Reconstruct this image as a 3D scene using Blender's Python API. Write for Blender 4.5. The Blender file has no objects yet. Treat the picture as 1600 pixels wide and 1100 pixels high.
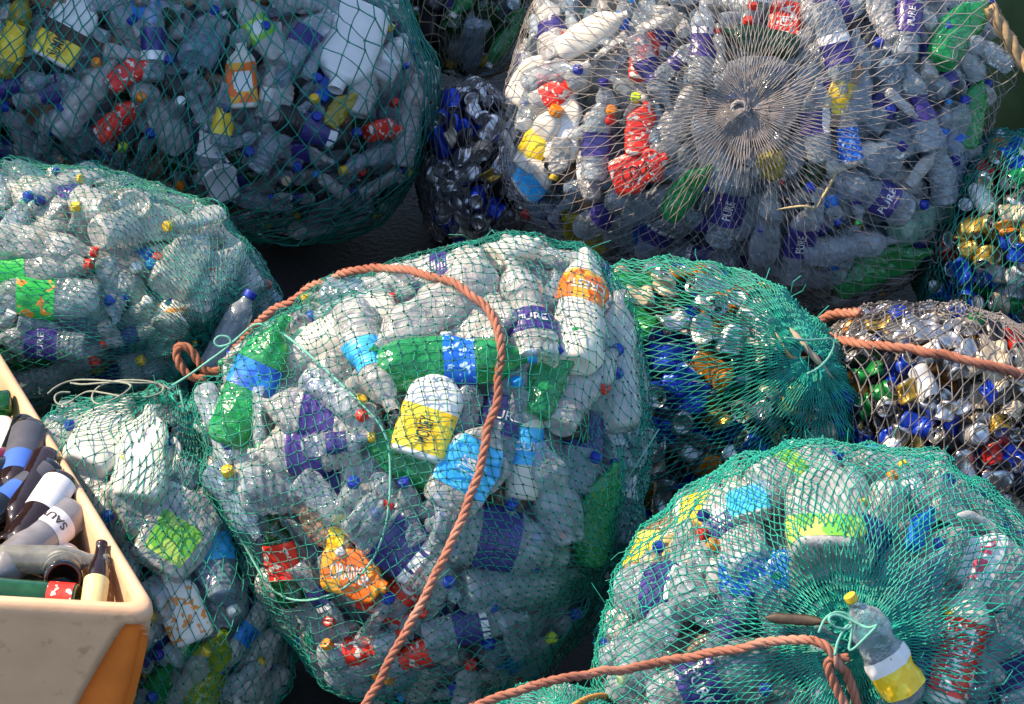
import bpy, bmesh, math, random
import numpy as np
from mathutils import Vector, Matrix, noise

random.seed(7)
rng = np.random.default_rng(7)
SC = bpy.context.scene
COL = SC.collection
RAD = math.radians

# ------------------------------------------------------------------ camera, world, sun, exposure
PITCH = RAD(30.0)
KPX = 0.0001556                      # metres per photo pixel per metre of distance
CAM = np.array([0.0, -7.8, 5.22])
AX = np.array([1.0, 0.0, 0.0])
AU = np.array([0.0, math.sin(PITCH), math.cos(PITCH)])
AF = np.array([0.0, math.cos(PITCH), -math.sin(PITCH)])
cam_data = bpy.data.cameras.new('camera')
cam_data.sensor_width = 36.0
cam_data.lens = 36.0 / (1600 * KPX)
cam_data.clip_start = 0.1
cam_data.clip_end = 3000.0
cam = bpy.data.objects.new('camera', cam_data)
COL.objects.link(cam)
cam.location = CAM
cam.rotation_euler = (math.pi / 2 - PITCH, 0, 0)
SC.camera = cam
cam_data.dof.use_dof = False

SUN_EL, SUN_AZ = RAD(50), RAD(279)   # azimuth: where the sun stands, clockwise from +Y
world = bpy.data.worlds.new('World')
SC.world = world
world.use_nodes = True
wn = world.node_tree.nodes
wl = world.node_tree.links
bg = wn.get('Background') or wn.new('ShaderNodeBackground')
sky = wn.new('ShaderNodeTexSky')
sky.sky_type = 'NISHITA'
sky.sun_disc = False
sky.sun_elevation = SUN_EL
sky.sun_rotation = SUN_AZ
wl.new(sky.outputs[0], bg.inputs[0])
bg.inputs[1].default_value = 0.15
sd = bpy.data.lights.new('sun', 'SUN')
sd.energy = 4.3
sd.angle = RAD(0.53)
sd.color = (1.0, 0.79, 0.53)
sun = bpy.data.objects.new('sun', sd)
COL.objects.link(sun)
sdir = Vector((math.sin(SUN_AZ) * math.cos(SUN_EL), math.cos(SUN_AZ) * math.cos(SUN_EL), math.sin(SUN_EL)))
sun.rotation_euler = sdir.to_track_quat('Z', 'Y').to_euler()
sun.location = (-6, -6, 12)
SC.view_settings.view_transform = 'Standard'
SC.view_settings.look = 'None'
SC.view_settings.exposure = 1.0
SC.view_settings.gamma = 1.0
SC.view_settings.use_curve_mapping = False
SC.render.engine = 'CYCLES'
cy = SC.cycles
cy.max_bounces = 8
cy.diffuse_bounces = 3
cy.glossy_bounces = 2
cy.transmission_bounces = 4
cy.transparent_max_bounces = 20
cy.caustics_reflective = False
cy.caustics_refractive = False
cy.use_denoising = True
cy.sample_clamp_indirect = 6.0


def P(px, py, d):
    """photo pixel at distance d along the optical axis -> world point"""
    return CAM + AF * d + AX * ((px - 800) * KPX * d) - AU * ((py - 550) * KPX * d)


def Pz(px, py, z):
    """photo pixel on the level plane at height z"""
    r = AF + AX * ((px - 800) * KPX) - AU * ((py - 550) * KPX)
    return CAM + r * ((z - CAM[2]) / r[2])


# ------------------------------------------------------------------ materials
MATS = {}


def new_mat(name):
    m = bpy.data.materials.new(name)
    m.use_nodes = True
    nt = m.node_tree
    b = nt.nodes.get('Principled BSDF')
    o = nt.nodes.get('Material Output')
    MATS[name] = m
    return m, nt, b, o


def N(nt, t, **kw):
    n = nt.nodes.new(t)
    for k, v in kw.items():
        setattr(n, k, v)
    return n


def coords(nt, kind='Object'):
    return N(nt, 'ShaderNodeTexCoord').outputs[kind]


def noise_node(nt, scale, detail=3, kind='Object'):
    n = N(nt, 'ShaderNodeTexNoise')
    n.inputs['Scale'].default_value = scale
    n.inputs['Detail'].default_value = detail
    nt.links.new(coords(nt, kind), n.inputs['Vector'])
    return n


def ramp(nt, fac, stops, interp='LINEAR'):
    r = N(nt, 'ShaderNodeValToRGB')
    r.color_ramp.interpolation = interp
    el = r.color_ramp.elements
    el[0].position, el[0].color = stops[0][0], (*stops[0][1], 1)
    el[1].position, el[1].color = stops[-1][0], (*stops[-1][1], 1)
    for p, c in stops[1:-1]:
        e = el.new(p)
        e.color = (*c, 1)
    nt.links.new(fac, r.inputs[0])
    return r


def bump(nt, b, h, strength, dist=0.004):
    n = N(nt, 'ShaderNodeBump')
    n.inputs['Strength'].default_value = strength
    n.inputs['Distance'].default_value = dist
    nt.links.new(h, n.inputs['Height'])
    nt.links.new(n.outputs[0], b.inputs['Normal'])
    return n


def plain(name, col, rough=0.45, var=0.18, scale=30, bumpy=0.0, metal=0.0, spec=0.5):
    if name in MATS:
        return MATS[name]
    m, nt, b, o = new_mat(name)
    n = noise_node(nt, scale, 4)
    dark = tuple(c * (1 - var) for c in col)
    lite = tuple(min(1, c * (1 + var * .6)) for c in col)
    r = ramp(nt, n.outputs[0], [(0.3, dark), (0.7, lite)])
    nt.links.new(r.outputs[0], b.inputs['Base Color'])
    b.inputs['Roughness'].default_value = rough
    b.inputs['Metallic'].default_value = metal
    b.inputs['Specular IOR Level'].default_value = spec
    if bumpy:
        bump(nt, b, n.outputs[0], bumpy)
    return m


def film(name, col, tint, opac=(0.32, 0.88), rough=0.12):
    """thin clear plastic: part see-through film, part pale scattering skin with gloss"""
    m, nt, b, o = new_mat(name)
    n = noise_node(nt, 24, 4)
    n2 = noise_node(nt, 70, 2)
    dark = tuple(c * 0.80 for c in col)
    r = ramp(nt, n.outputs[0], [(0.35, dark), (0.65, col)])
    nt.links.new(r.outputs[0], b.inputs['Base Color'])
    b.inputs['Roughness'].default_value = rough
    b.inputs['Specular IOR Level'].default_value = 1.0
    vo = N(nt, 'ShaderNodeTexVoronoi')
    vo.feature = 'F1'
    vo.inputs['Scale'].default_value = 34
    nt.links.new(coords(nt), vo.inputs['Vector'])
    hs = N(nt, 'ShaderNodeMath', operation='MULTIPLY_ADD')
    hs.inputs[1].default_value = 1.3
    nt.links.new(vo.outputs['Distance'], hs.inputs[0])
    nt.links.new(n2.outputs[0], hs.inputs[2])
    bump(nt, b, hs.outputs[0], 0.65, 0.006)
    tr = N(nt, 'ShaderNodeBsdfTransparent')
    tr.inputs[0].default_value = (*tint, 1)
    tl = N(nt, 'ShaderNodeBsdfTranslucent')
    nt.links.new(r.outputs[0], tl.inputs[0])
    mx0 = N(nt, 'ShaderNodeMixShader')
    mx0.inputs[0].default_value = 0.35
    nt.links.new(b.outputs[0], mx0.inputs[1])
    nt.links.new(tl.outputs[0], mx0.inputs[2])
    lw = N(nt, 'ShaderNodeLayerWeight')
    lw.inputs[0].default_value = 0.35
    mr = N(nt, 'ShaderNodeMapRange')
    mr.inputs['To Min'].default_value = opac[0]
    mr.inputs['To Max'].default_value = opac[1]
    nt.links.new(lw.outputs['Facing'], mr.inputs['Value'])
    ad = N(nt, 'ShaderNodeMath', operation='MULTIPLY_ADD')
    ad.inputs[1].default_value = 0.5
    ad.inputs[2].default_value = -0.25
    nt.links.new(n.outputs[0], ad.inputs[0])
    sm = N(nt, 'ShaderNodeMath', operation='ADD', use_clamp=True)
    nt.links.new(ad.outputs[0], sm.inputs[0])
    nt.links.new(mr.outputs[0], sm.inputs[1])
    mx = N(nt, 'ShaderNodeMixShader')
    nt.links.new(sm.outputs[0], mx.inputs[0])
    nt.links.new(tr.outputs[0], mx.inputs[1])
    nt.links.new(mx0.outputs[0], mx.inputs[2])
    # the outer gloss of the film, over the clear part too
    gl = N(nt, 'ShaderNodeBsdfAnisotropic')
    gl.inputs['Color'].default_value = (1, 1, 1, 1)
    gl.inputs['Roughness'].default_value = max(.06, rough * .6)
    bn = b.inputs['Normal'].links[0].from_socket
    nt.links.new(bn, gl.inputs['Normal'])
    fr = N(nt, 'ShaderNodeFresnel')
    fr.inputs['IOR'].default_value = 1.42
    nt.links.new(bn, fr.inputs['Normal'])
    mg = N(nt, 'ShaderNodeMixShader')
    nt.links.new(fr.outputs[0], mg.inputs[0])
    nt.links.new(mx.outputs[0], mg.inputs[1])
    nt.links.new(gl.outputs[0], mg.inputs[2])
    nt.links.new(mg.outputs[0], o.inputs[0])
    return m


def printed(name, a, b2, scale=45, thr=0.55, c3=None, rough=0.35):
    """printed paper or film label: blocks of two or three inks"""
    m, nt, b, o = new_mat(name)
    v = N(nt, 'ShaderNodeTexNoise')
    v.inputs['Scale'].default_value = scale
    v.inputs['Detail'].default_value = 1.5
    nt.links.new(coords(nt), v.inputs['Vector'])
    st = [(0.0, a), (thr, b2)]
    if c3:
        st = [(0.0, c3), (0.42, a), (thr, b2)]
    r = ramp(nt, v.outputs[0], st, 'CONSTANT')
    nt.links.new(r.outputs[0], b.inputs['Base Color'])
    b.inputs['Roughness'].default_value = rough
    n2 = noise_node(nt, 60, 2)
    bump(nt, b, n2.outputs[0], 0.5, 0.003)
    return m


NAVY = (0.034, 0.030, 0.165)
# bodies ---------------------------------------------------------------
BODY = {
    'clear': film('clear_plastic', (0.76, 0.88, 0.98), (0.91, 0.96, 0.99)),
    'frosty': film('frosted_plastic', (0.93, 0.93, 0.91), (0.93, 0.95, 0.96), (0.50, 0.96), 0.16),
    'bluish': film('bluish_clear_plastic', (0.50, 0.68, 0.88), (0.70, 0.85, 0.95)),
    'green': film('green_plastic', (0.03, 0.56, 0.16), (0.12, 0.75, 0.25), (0.55, 0.92)),
    'lime': film('lime_plastic', (0.42, 0.60, 0.05), (0.6, 0.8, 0.2), (0.5, 0.9)),
    'darkgreen': film('dark_green_plastic', (0.006, 0.10, 0.025), (0.06, 0.4, 0.12), (0.6, 0.95)),
    'teal': film('pale_green_plastic', (0.40, 0.72, 0.58), (0.6, 0.9, 0.75), (0.45, 0.9)),
    'yellow': film('yellow_plastic', (0.72, 0.60, 0.04), (0.9, 0.8, 0.25), (0.55, 0.9)),
    'peach': film('peach_tinted_plastic', (0.72, 0.46, 0.30), (0.9, 0.7, 0.5), (0.5, 0.9)),
    'milky': plain('milky_polythene', (0.68, 0.64, 0.57), 0.42, 0.10, 18, 0.35),
    'white': plain('white_polythene', (0.74, 0.74, 0.74), 0.38, 0.05, 18, 0.2),
    'black': plain('black_plastic', (0.018, 0.018, 0.02), 0.35, 0.2, 20, 0.2),
    'orange': printed('orange_printed_sleeve', (0.85, 0.19, 0.015), (0.90, 0.38, 0.03), 22, 0.5),
    'red': printed('red_printed_sleeve', (0.75, 0.035, 0.02), (0.70, 0.62, 0.56), 38, 0.60),
    'blue': plain('blue_plastic', (0.01, 0.13, 0.62), 0.3, 0.2, 20, 0.2),
}
CAPM = {
    'blue': plain('blue_cap', (0.015, 0.042, 0.37), 0.35, 0.1),
    'navy': plain('navy_cap', (0.02, 0.02, 0.2), 0.35, 0.1),
    'sky': plain('sky_blue_cap', (0.02, 0.27, 0.70), 0.35, 0.1),
    'red': plain('red_cap', (0.60, 0.030, 0.020), 0.35, 0.1),
    'orange': plain('orange_cap', (0.80, 0.25, 0.02), 0.35, 0.1),
    'yellow': plain('yellow_cap', (0.74, 0.48, 0.03), 0.35, 0.1),
    'lime': plain('lime_cap', (0.50, 0.68, 0.03), 0.35, 0.1),
    'green': plain('green_cap', (0.01, 0.24, 0.09), 0.35, 0.1),
    'white': plain('white_cap', (0.78, 0.78, 0.76), 0.4, 0.05),
    'tan': plain('tan_cap', (0.55, 0.36, 0.22), 0.4, 0.05),
    'black': plain('black_cap', (0.02, 0.02, 0.02), 0.35, 0.1),
}
WHITE_INK = plain('white_ink', (0.78, 0.78, 0.78), 0.5, 0.03)
DARK_INK = plain('dark_ink', (0.06, 0.03, 0.02), 0.5, 0.03)
PINK_INK = plain('pink_ink', (0.75, 0.10, 0.16), 0.5, 0.03)
LABM = {
    'navy': printed('navy_label', NAVY, (0.060, 0.042, 0.24), 11, 0.52, None, .28),
    'purple': plain('purple_label', (0.066, 0.040, 0.235), 0.28, 0.25, 40, 0.5),
    'blue': printed('blue_print_label', (0.01, 0.10, 0.52), (0.02, 0.20, 0.70), 30, 0.5),
    'bluespeck': printed('speckled_blue_label', (0.01, 0.13, 0.62), (0.42, 0.62, 0.85), 85, 0.60),
    'sky': printed('sky_blue_label', (0.03, 0.36, 0.80), (0.07, 0.48, 0.88), 18, 0.5),
    'red': printed('red_label_print', (0.74, 0.035, 0.02), (0.78, 0.70, 0.62), 60, 0.60),
    'orange': printed('orange_label_print', (0.85, 0.16, 0.015), (0.90, 0.42, 0.04), 14, 0.52),
    'fruit': printed('orange_fruit_label', (0.85, 0.82, 0.76), (0.90, 0.30, 0.04), 34, 0.54),
    'yellow': printed('yellow_label_print', (0.85, 0.55, 0.02), (0.88, 0.68, 0.06), 20, 0.5),
    'lime': printed('lime_label_print', (0.16, 0.46, 0.05), (0.42, 0.62, 0.12), 16, 0.5),
    'greenor': printed('green_orange_label', (0.03, 0.45, 0.07), (0.85, 0.28, 0.03), 36, 0.60),
    'white': printed('white_label_print', (0.76, 0.76, 0.76), (0.30, 0.38, 0.62), 60, 0.66),
    'black': printed('black_label_print', (0.012, 0.012, 0.014), (0.10, 0.10, 0.11), 50, 0.6),
}

# ------------------------------------------------------------------ mesh helpers
def mesh_np(name, verts, faces, mats, fmat=None, smooth=True):
    """verts (n,3); faces: list of index arrays, each (m,3) or (m,4); fmat: list of ints or arrays"""
    me = bpy.data.meshes.new(name)
    verts = np.asarray(verts, dtype=np.float32)
    me.vertices.add(len(verts))
    me.vertices.foreach_set('co', verts.ravel())
    faces = [np.asarray(f, dtype=np.int32) for f in faces if len(f)]
    nf = sum(len(f) for f in faces)
    nl = sum(f.size for f in faces)
    me.loops.add(nl)
    me.polygons.add(nf)
    me.loops.foreach_set('vertex_index', np.concatenate([f.ravel() for f in faces]))
    starts, c = [], 0
    for f in faces:
        starts.append(c + np.arange(len(f), dtype=np.int32) * f.shape[1])
        c += f.size
    me.polygons.foreach_set('loop_start', np.concatenate(starts))
    if fmat is not None:
        mi = np.concatenate([np.full(len(f), m, dtype=np.int32) if np.isscalar(m) else np.asarray(m, dtype=np.int32)
                             for f, m in zip(faces, fmat)])
        me.polygons.foreach_set('material_index', mi)
    me.polygons.foreach_set('use_smooth', np.full(nf, smooth, dtype=bool))
    for m in mats:
        me.materials.append(m)
    me.update(calc_edges=True)
    me.validate()
    return me


def link(name, me, parent=None):
    o = bpy.data.objects.new(name, me)
    COL.objects.link(o)
    if parent is not None:
        o.parent = parent
    return o


def tag(o, label=None, cat=None, group=None, kind=None):
    if label:
        o['label'] = label
    if cat:
        o['category'] = cat
    if group:
        o['group'] = group
    if kind:
        o['kind'] = kind
    return o


def seg_tubes(A, B, r, sides=3):
    """many straight strands as slim prisms: returns verts, quads"""
    A, B = np.asarray(A), np.asarray(B)
    n = len(A)
    d = B - A
    L = np.linalg.norm(d, axis=1, keepdims=True) + 1e-9
    d = d / L
    ref = np.where(np.abs(d[:, 2:3]) < 0.8, np.array([[0, 0, 1.0]]), np.array([[1.0, 0, 0]]))
    u = np.cross(d, ref)
    u /= np.linalg.norm(u, axis=1, keepdims=True)
    v = np.cross(d, u)
    rr = np.broadcast_to(np.asarray(r, dtype=float).reshape(-1, 1), (n, 1))
    V = np.zeros((n, 2, sides, 3))
    for k in range(sides):
        a = 2 * math.pi * k / sides
        o = (u * math.cos(a) + v * math.sin(a)) * rr
        V[:, 0, k] = A + o
        V[:, 1, k] = B + o
    base = (np.arange(n) * 2 * sides)[:, None]
    q = []
    for k in range(sides):
        k2 = (k + 1) % sides
        q.append(np.concatenate([base + k, base + k2, base + sides + k2, base + sides + k], axis=1))
    return V.reshape(-1, 3), np.concatenate(q)


def resample(pts, step):
    """Catmull-Rom through the points, resampled at an even step"""
    p = np.asarray(pts, dtype=float)
    p = np.vstack([2 * p[0] - p[1], p, 2 * p[-1] - p[-2]])
    out = []
    for i in range(1, len(p) - 2):
        t = np.linspace(0, 1, 24, endpoint=False)[:, None]
        a, b, c, d = p[i - 1], p[i], p[i + 1], p[i + 2]
        out.append(0.5 * ((2 * b) + (c - a) * t + (2 * a - 5 * b + 4 * c - d) * t ** 2 + (3 * b - a - 3 * c + d) * t ** 3))
    out.append(p[-2:-1])
    q = np.vstack(out)
    s = np.concatenate([[0], np.cumsum(np.linalg.norm(np.diff(q, axis=0), axis=1))])
    m = max(4, int(s[-1] / step))
    t = np.linspace(0, s[-1], m)
    return np.stack([np.interp(t, s, q[:, k]) for k in range(3)], axis=1)


def frames(path):
    T = np.gradient(path, axis=0)
    T /= np.linalg.norm(T, axis=1, keepdims=True) + 1e-12
    u = np.cross(T[0], [0.3, 0.2, 1.0])
    u /= np.linalg.norm(u)
    U = np.zeros_like(path)
    for i in range(len(path)):
        u = u - T[i] * np.dot(u, T[i])
        u /= np.linalg.norm(u) + 1e-12
        U[i] = u
    return T, U, np.cross(T, U)


def sweep(path, r, sides=8, caps=True):
    T, U, W = frames(path)
    n = len(path)
    a = np.arange(sides) * 2 * math.pi / sides
    rr = np.broadcast_to(np.asarray(r, dtype=float), (n,))
    V = path[:, None] + (U[:, None] * np.cos(a)[None, :, None] + W[:, None] * np.sin(a)[None, :, None]) * rr[:, None, None]
    i = np.arange(n - 1)[:, None] * sides
    k = np.arange(sides)[None]
    k2 = (k + 1) % sides
    q = np.stack([i + k, i + k2, i + sides + k2, i + sides + k], axis=2).reshape(-1, 4)
    V = V.reshape(-1, 3)
    if caps:
        V = np.vstack([V, path[:1], path[-1:]])
        c0, c1 = n * sides, n * sides + 1
        kk = np.arange(sides)
        t = np.concatenate([np.stack([np.full(sides, c0), (kk + 1) % sides, kk], 1),
                            np.stack([np.full(sides, c1), (n - 1) * sides + kk, (n - 1) * sides + (kk + 1) % sides], 1)])
        return V, [q, t]
    return V, [q]


def merge(parts):
    """[(verts, [faces...], mat)] -> verts, faces, fmat"""
    Vs, Fs, Ms, c = [], [], [], 0
    for V, F, m in parts:
        Vs.append(V)
        for f in F:
            if len(f):
                Fs.append(np.asarray(f) + c)
                Ms.append(m)
        c += len(V)
    return np.vstack(Vs), Fs, Ms


def rope_mesh(name, pts, rad, mat, strands=3, pitch=None, fuzz=True):
    """laid rope: three strands twisted round each other, stray fibres on top"""
    pitch = pitch or rad * 7
    path = resample(pts, rad * 0.55)
    wob = np.array([noise.noise(Vector((i * .05, 3.3, rad * 100))) for i in range(len(path))])
    T, U, W = frames(path)
    s = np.concatenate([[0], np.cumsum(np.linalg.norm(np.diff(path, axis=0), axis=1))])
    parts = []
    for k in range(strands):
        a = s / pitch * 2 * math.pi + k * 2 * math.pi / strands
        p = path + (U * np.cos(a)[:, None] + W * np.sin(a)[:, None]) * rad * 0.50
        V, F = sweep(p, rad * (0.56 + 0.03 * wob), 7)
        parts.append((V, F, 0))
    if fuzz:
        n = int(s[-1] / 0.004)
        ix = rng.integers(0, len(path), n)
        ang = rng.uniform(0, 6.283, n)
        o = U[ix] * np.cos(ang)[:, None] + W[ix] * np.sin(ang)[:, None]
        A = path[ix] + o * rad * 0.95
        B = A + o * rng.uniform(.1, .35, (n, 1)) * rad + T[ix] * rng.uniform(-.8, .8, (n, 1)) * rad
        V, q = seg_tubes(A, B, 0.0005)
        parts.append((V, [q], 0))
    V, F, M = merge(parts)
    return mesh_np(name, V, F, [mat], M)


# ------------------------------------------------------------------ bottles
# type: profile [(z, r)], x factor (thickness), y factor, squareness, kind, words, category
TYPES = {
    'W': dict(L=.300, prof=[(.012, .0), (.006, .020), (0, .033), (.006, .041), (.02, .0425), (.20, .0425), (.225, .040), (.255, .027), (.272, .0150), (.296, .0135), (.300, .0135)],
              ribs=(.025, .205, .0165, .0016), ax=1, ay=1, e=2, kind='water_bottle', word='ribbed bottle', cap=.0150),
    'WB': dict(L=.340, prof=[(.02, .0), (.012, .026), (0, .046), (.008, .058), (.028, .061), (.225, .061), (.258, .057), (.295, .034), (.310, .0175), (.334, .0155), (.340, .0155)],
               ribs=(.03, .235, .021, .0024), ax=1, ay=1, e=2, kind='water_bottle', word='big ribbed bottle', cap=.0175),
    'S': dict(L=.330, prof=[(.012, .0), (.004, .024), (0, .034), (.012, .045), (.036, .052), (.075, .0535), (.10, .0515), (.19, .0515), (.215, .052), (.255, .042), (.285, .024), (.300, .0150), (.326, .0135), (.330, .0135)],
              ribs=None, ax=1, ay=1, e=2, kind='soda_bottle', word='soda bottle', cap=.0155),
    'SM': dict(L=.212, prof=[(.008, .0), (.004, .016), (0, .026), (.006, .0315), (.018, .0325), (.06, .0318), (.075, .0300), (.09, .0318), (.14, .0325), (.165, .028), (.182, .0165), (.192, .0135), (.208, .0125), (.212, .0125)],
               ribs=None, ax=1, ay=1, e=2, kind='small_bottle', word='small bottle', cap=.0145),
    'J': dict(L=.270, prof=[(.008, .0), (.004, .03), (0, .052), (.008, .064), (.026, .068), (.15, .068), (.18, .063), (.215, .045), (.238, .026), (.246, .020), (.266, .0185), (.270, .0185)],
              ribs=None, ax=.80, ay=1.0, e=4.2, kind='milk_jug', word='milk jug', cap=.0205),
    'C': dict(L=.260, prof=[(.008, .0), (.004, .035), (0, .062), (.008, .073), (.022, .076), (.175, .076), (.20, .068), (.222, .042), (.232, .024), (.254, .021), (.260, .021)],
              ribs=None, ax=.46, ay=1.0, e=3.2, kind='flat_canister', word='flat canister', cap=.0230),
    'T': dict(L=.235, prof=[(.008, .0), (.004, .026), (0, .040), (.008, .048), (.03, .050), (.07, .0475), (.12, .0475), (.15, .050), (.175, .046), (.20, .030), (.21, .0205), (.230, .0195), (.235, .0195)],
              ribs=None, ax=1, ay=1, e=2.6, kind='juice_bottle', word='juice bottle', cap=.0215),
}
# crush: flat (amount, centre, width), pinch, bend, dent amplitude, crease amplitude
CRUSH = {
    0: dict(flat=(.06, .5, .5), pinch=0, bend=0.0, dent=.05, crease=.02),
    1: dict(flat=(.48, .45, .35), pinch=0.0, bend=.03, dent=.12, crease=.07),
    2: dict(flat=(.25, .35, .22), pinch=.30, bend=-.05, dent=.11, crease=.07),
    3: dict(flat=(.60, .60, .40), pinch=0.0, bend=.09, dent=.18, crease=.10),
    4: dict(flat=(.34, .55, .60), pinch=.16, bend=.0, dent=.20, crease=.12),
}


def prof_r(T, z):
    pr = [p for i, p in enumerate(T['prof']) if i >= 2]
    return np.interp(z, [p[0] for p in pr], [p[1] for p in pr])


class Form:
    """a bottle type in one state of damage; every layer (body, label, print) goes through the same deformation"""

    def __init__(self, key, crush):
        self.key, self.crush = key, crush
        self.T, self.c = TYPES[key], CRUSH[crush]
        self.seed = Vector((sum(map(ord, key)) * 1.7 + crush * 13.1, crush * 7.7, 3.0))
        self.labels, self.body_me = {}, None
        self.build()

    def place(self, th, z, off=0.0, r=None):
        T, c = self.T, self.c
        th, z = np.asarray(th, float), np.asarray(z, float)
        if r is None:
            r = prof_r(T, z)
            rb = T['ribs']
            if rb:
                r = r + np.where((z > rb[0]) & (z < rb[1]), rb[3] * np.sin(2 * math.pi * z / rb[2]), 0)
        rr = r + off
        L = T['L']
        t = z / L
        ct, st = np.cos(th), np.sin(th)
        e = 2.0 / T['e']
        neck = np.clip((0.93 - t) / 0.12, 0, 1)            # the neck stays stiff and round
        ex = e * neck + (1 - neck)
        fx = 1 + (T['ax'] - 1) * neck
        x = rr * fx * np.sign(ct) * np.abs(ct) ** ex
        y = rr * np.sign(st) * np.abs(st) ** ex * (1 + (T['ay'] - 1) * neck)
        # dents and creases push in along the radius
        d = np.empty(th.shape)
        R0 = T['prof'][4][1]
        for i in np.ndindex(th.shape):
            p = Vector((ct[i] * 1.15, st[i] * 1.15, t[i] * L / R0 * .62)) + self.seed
            a = noise.noise(p)
            b = noise.noise(p * 2.3 + Vector((5, 1, 9)))
            cr = abs(noise.noise(p * 1.9 + Vector((9, 4, 2)))) + .5 * abs(noise.noise(p * 4.1))
            d[i] = c['dent'] * (a * .9 + b * .45 - .22) + c['crease'] * (cr - .45)
        k = 1 + np.clip(d, -.55, .3) * neck * (r / R0)
        x, y = x * k, y * k
        f, fc, fw = c['flat']
        g = f * np.exp(-((t - fc) / fw) ** 2) * neck
        x, y = x * (1 - g), y * (1 + .38 * g)
        q = 1 - c['pinch'] * np.exp(-((t - .55) / .10) ** 2)
        x, y = x * q, y * q
        bx = c['bend'] * (np.clip(t - .35, 0, 1) ** 1.6) * L * 3
        zz = z * (1 - abs(c['bend']) * .9)
        return np.stack([x + bx * .35, y + bx, zz - zz * 0], axis=-1)

    def build(self):
        T = self.T
        nt = 30
        pr = T['prof']
        zs, rs = [], []
        for i in range(len(pr) - 1):
            (z0, r0), (z1, r1) = pr[i], pr[i + 1]
            m = max(1, int(math.hypot(z1 - z0, r1 - r0) / (.0042 if T['ribs'] else .008)))
            for j in range(m):
                zs.append(z0 + (z1 - z0) * j / m)
                rs.append(r0 + (r1 - r0) * j / m)
        zs.append(pr[-1][0])
        rs.append(pr[-1][1])
        zs, rs = np.array(zs), np.array(rs)
        rb = T['ribs']
        if rb:
            rs = rs + np.where((zs > rb[0]) & (zs < rb[1]), rb[3] * np.sin(2 * math.pi * zs / rb[2]), 0)
        # a thread ring on the neck
        th = np.arange(nt) * 2 * math.pi / nt
        TH, Z = np.meshgrid(th, zs)
        Rr = np.repeat(rs[:, None], nt, 1)
        if self.key == 'S':
            lob = np.clip((.05 - Z) / .05, 0, 1)
            Rr = Rr * (1 - .10 * lob * (0.5 + 0.5 * np.cos(5 * TH)))
        V = self.place(TH, Z, 0, Rr).reshape(-1, 3)
        n = len(zs)
        i = np.arange(n - 1)[:, None] * nt
        k = np.arange(nt)[None]
        q = np.stack([i + k, i + (k + 1) % nt, i + nt + (k + 1) % nt, i + nt + k], 2).reshape(-1, 4)
        self.body_me = mesh_np(T['kind'], V, [q], [BODY['clear']])
        self.pts = V[rng.integers(0, len(V), 480)]
        self.lo, self.hi = V.min(0), V.max(0)
        ring0 = V[(n - 8 if n > 8 else 0) * nt:][:nt].mean(0)
        ring1 = V[(n - 1) * nt:].mean(0)
        ax = Vector(ring1 - ring0).normalized()
        self.cap_m = Matrix.Translation(Vector(ring1)) @ ax.to_track_quat('Z', 'X').to_matrix().to_4x4()
        self.tip = ring1
        body = V[(V[:, 2] > T['L'] * .1) & (V[:, 2] < T['L'] * .65)]
        self.rx = float(np.percentile(np.abs(body[:, 0]), 85))
        self.ry = float(np.percentile(np.abs(body[:, 1]), 85))
        self.mid = (self.lo + self.hi) / 2

    def label(self, key, z0, z1, span, text=None, ink='w', band=None, tdir='c', tsize=.5, tflip=False):
        kk = (key, z0, z1, span, text, ink, band, tdir, tsize, tflip)
        if kk in self.labels:
            return self.labels[kk]
        L = self.T['L']
        a, b = z0 * L, z1 * L
        n, m = max(8, int(span / 9)), 14
        th = np.radians(np.linspace(-span / 2, span / 2, n + 1))
        zz = np.linspace(a, b, m + 1)
        TH, Z = np.meshgrid(th, zz)
        V = self.place(TH, Z, .0013).reshape(-1, 3)
        i = np.arange(m)[:, None] * (n + 1)
        k = np.arange(n)[None]
        q = np.stack([i + k, i + k + 1, i + n + 2 + k, i + n + 1 + k], 2).reshape(-1, 4)
        mi = np.zeros(len(q), dtype=np.int32)
        row = np.repeat(np.arange(m), n)
        col = np.tile(np.arange(n), m)
        if band == 'end':
            mi[(row >= m - 3) & (col % 5 != 0)] = 1
        elif band == 'side':
            mi[(np.abs(col - n * .62) < 2)] = 1
        elif band == 'base':
            mi[row < 4] = 1
        elif band == 'top':
            mi[row > m - 6] = 1
        elif band == 'logo':
            cc, rr2 = (col - n / 2) / (n * .10), (row - m / 2) / (m * .26)
            mi[(cc ** 2 + rr2 ** 2) < 1] = 1
        parts_v, parts_f, parts_m = [V], [q], [mi]
        ik = {'w': WHITE_INK, 'd': DARK_INK, 'p': PINK_INK, 'r': CAPM['red']}[ink]
        if text:
            tv, tf = text_flat(text)
            w, h = np.ptp(tv[:, 0]), np.ptp(tv[:, 1])
            tv = tv - (tv.min(0) + tv.max(0)) / 2
            R = float(prof_r(self.T, np.array([(a + b) / 2]))[0])
            if tdir == 'c':
                s = min((b - a) * tsize / h, R * 1.5 / w)
                u, v = tv[:, 0] * s, tv[:, 1] * s
            else:
                s = min((b - a) * .86 / w, R * 1.5 * tsize / h)
                u, v = -tv[:, 1] * s, tv[:, 0] * s
            if tflip:
                u, v = -u, -v
            W2 = self.place(u / R, (a + b) / 2 + v, .0030)
            parts_v.append(W2)
            parts_f.append(tf + len(V))
            parts_m.append(np.full(len(tf), 1, dtype=np.int32))
        me = mesh_np('label', np.vstack(parts_v), parts_f, [LABM[key], ik], parts_m)
        self.labels[kk] = me
        return me


TXT = {}


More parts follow.
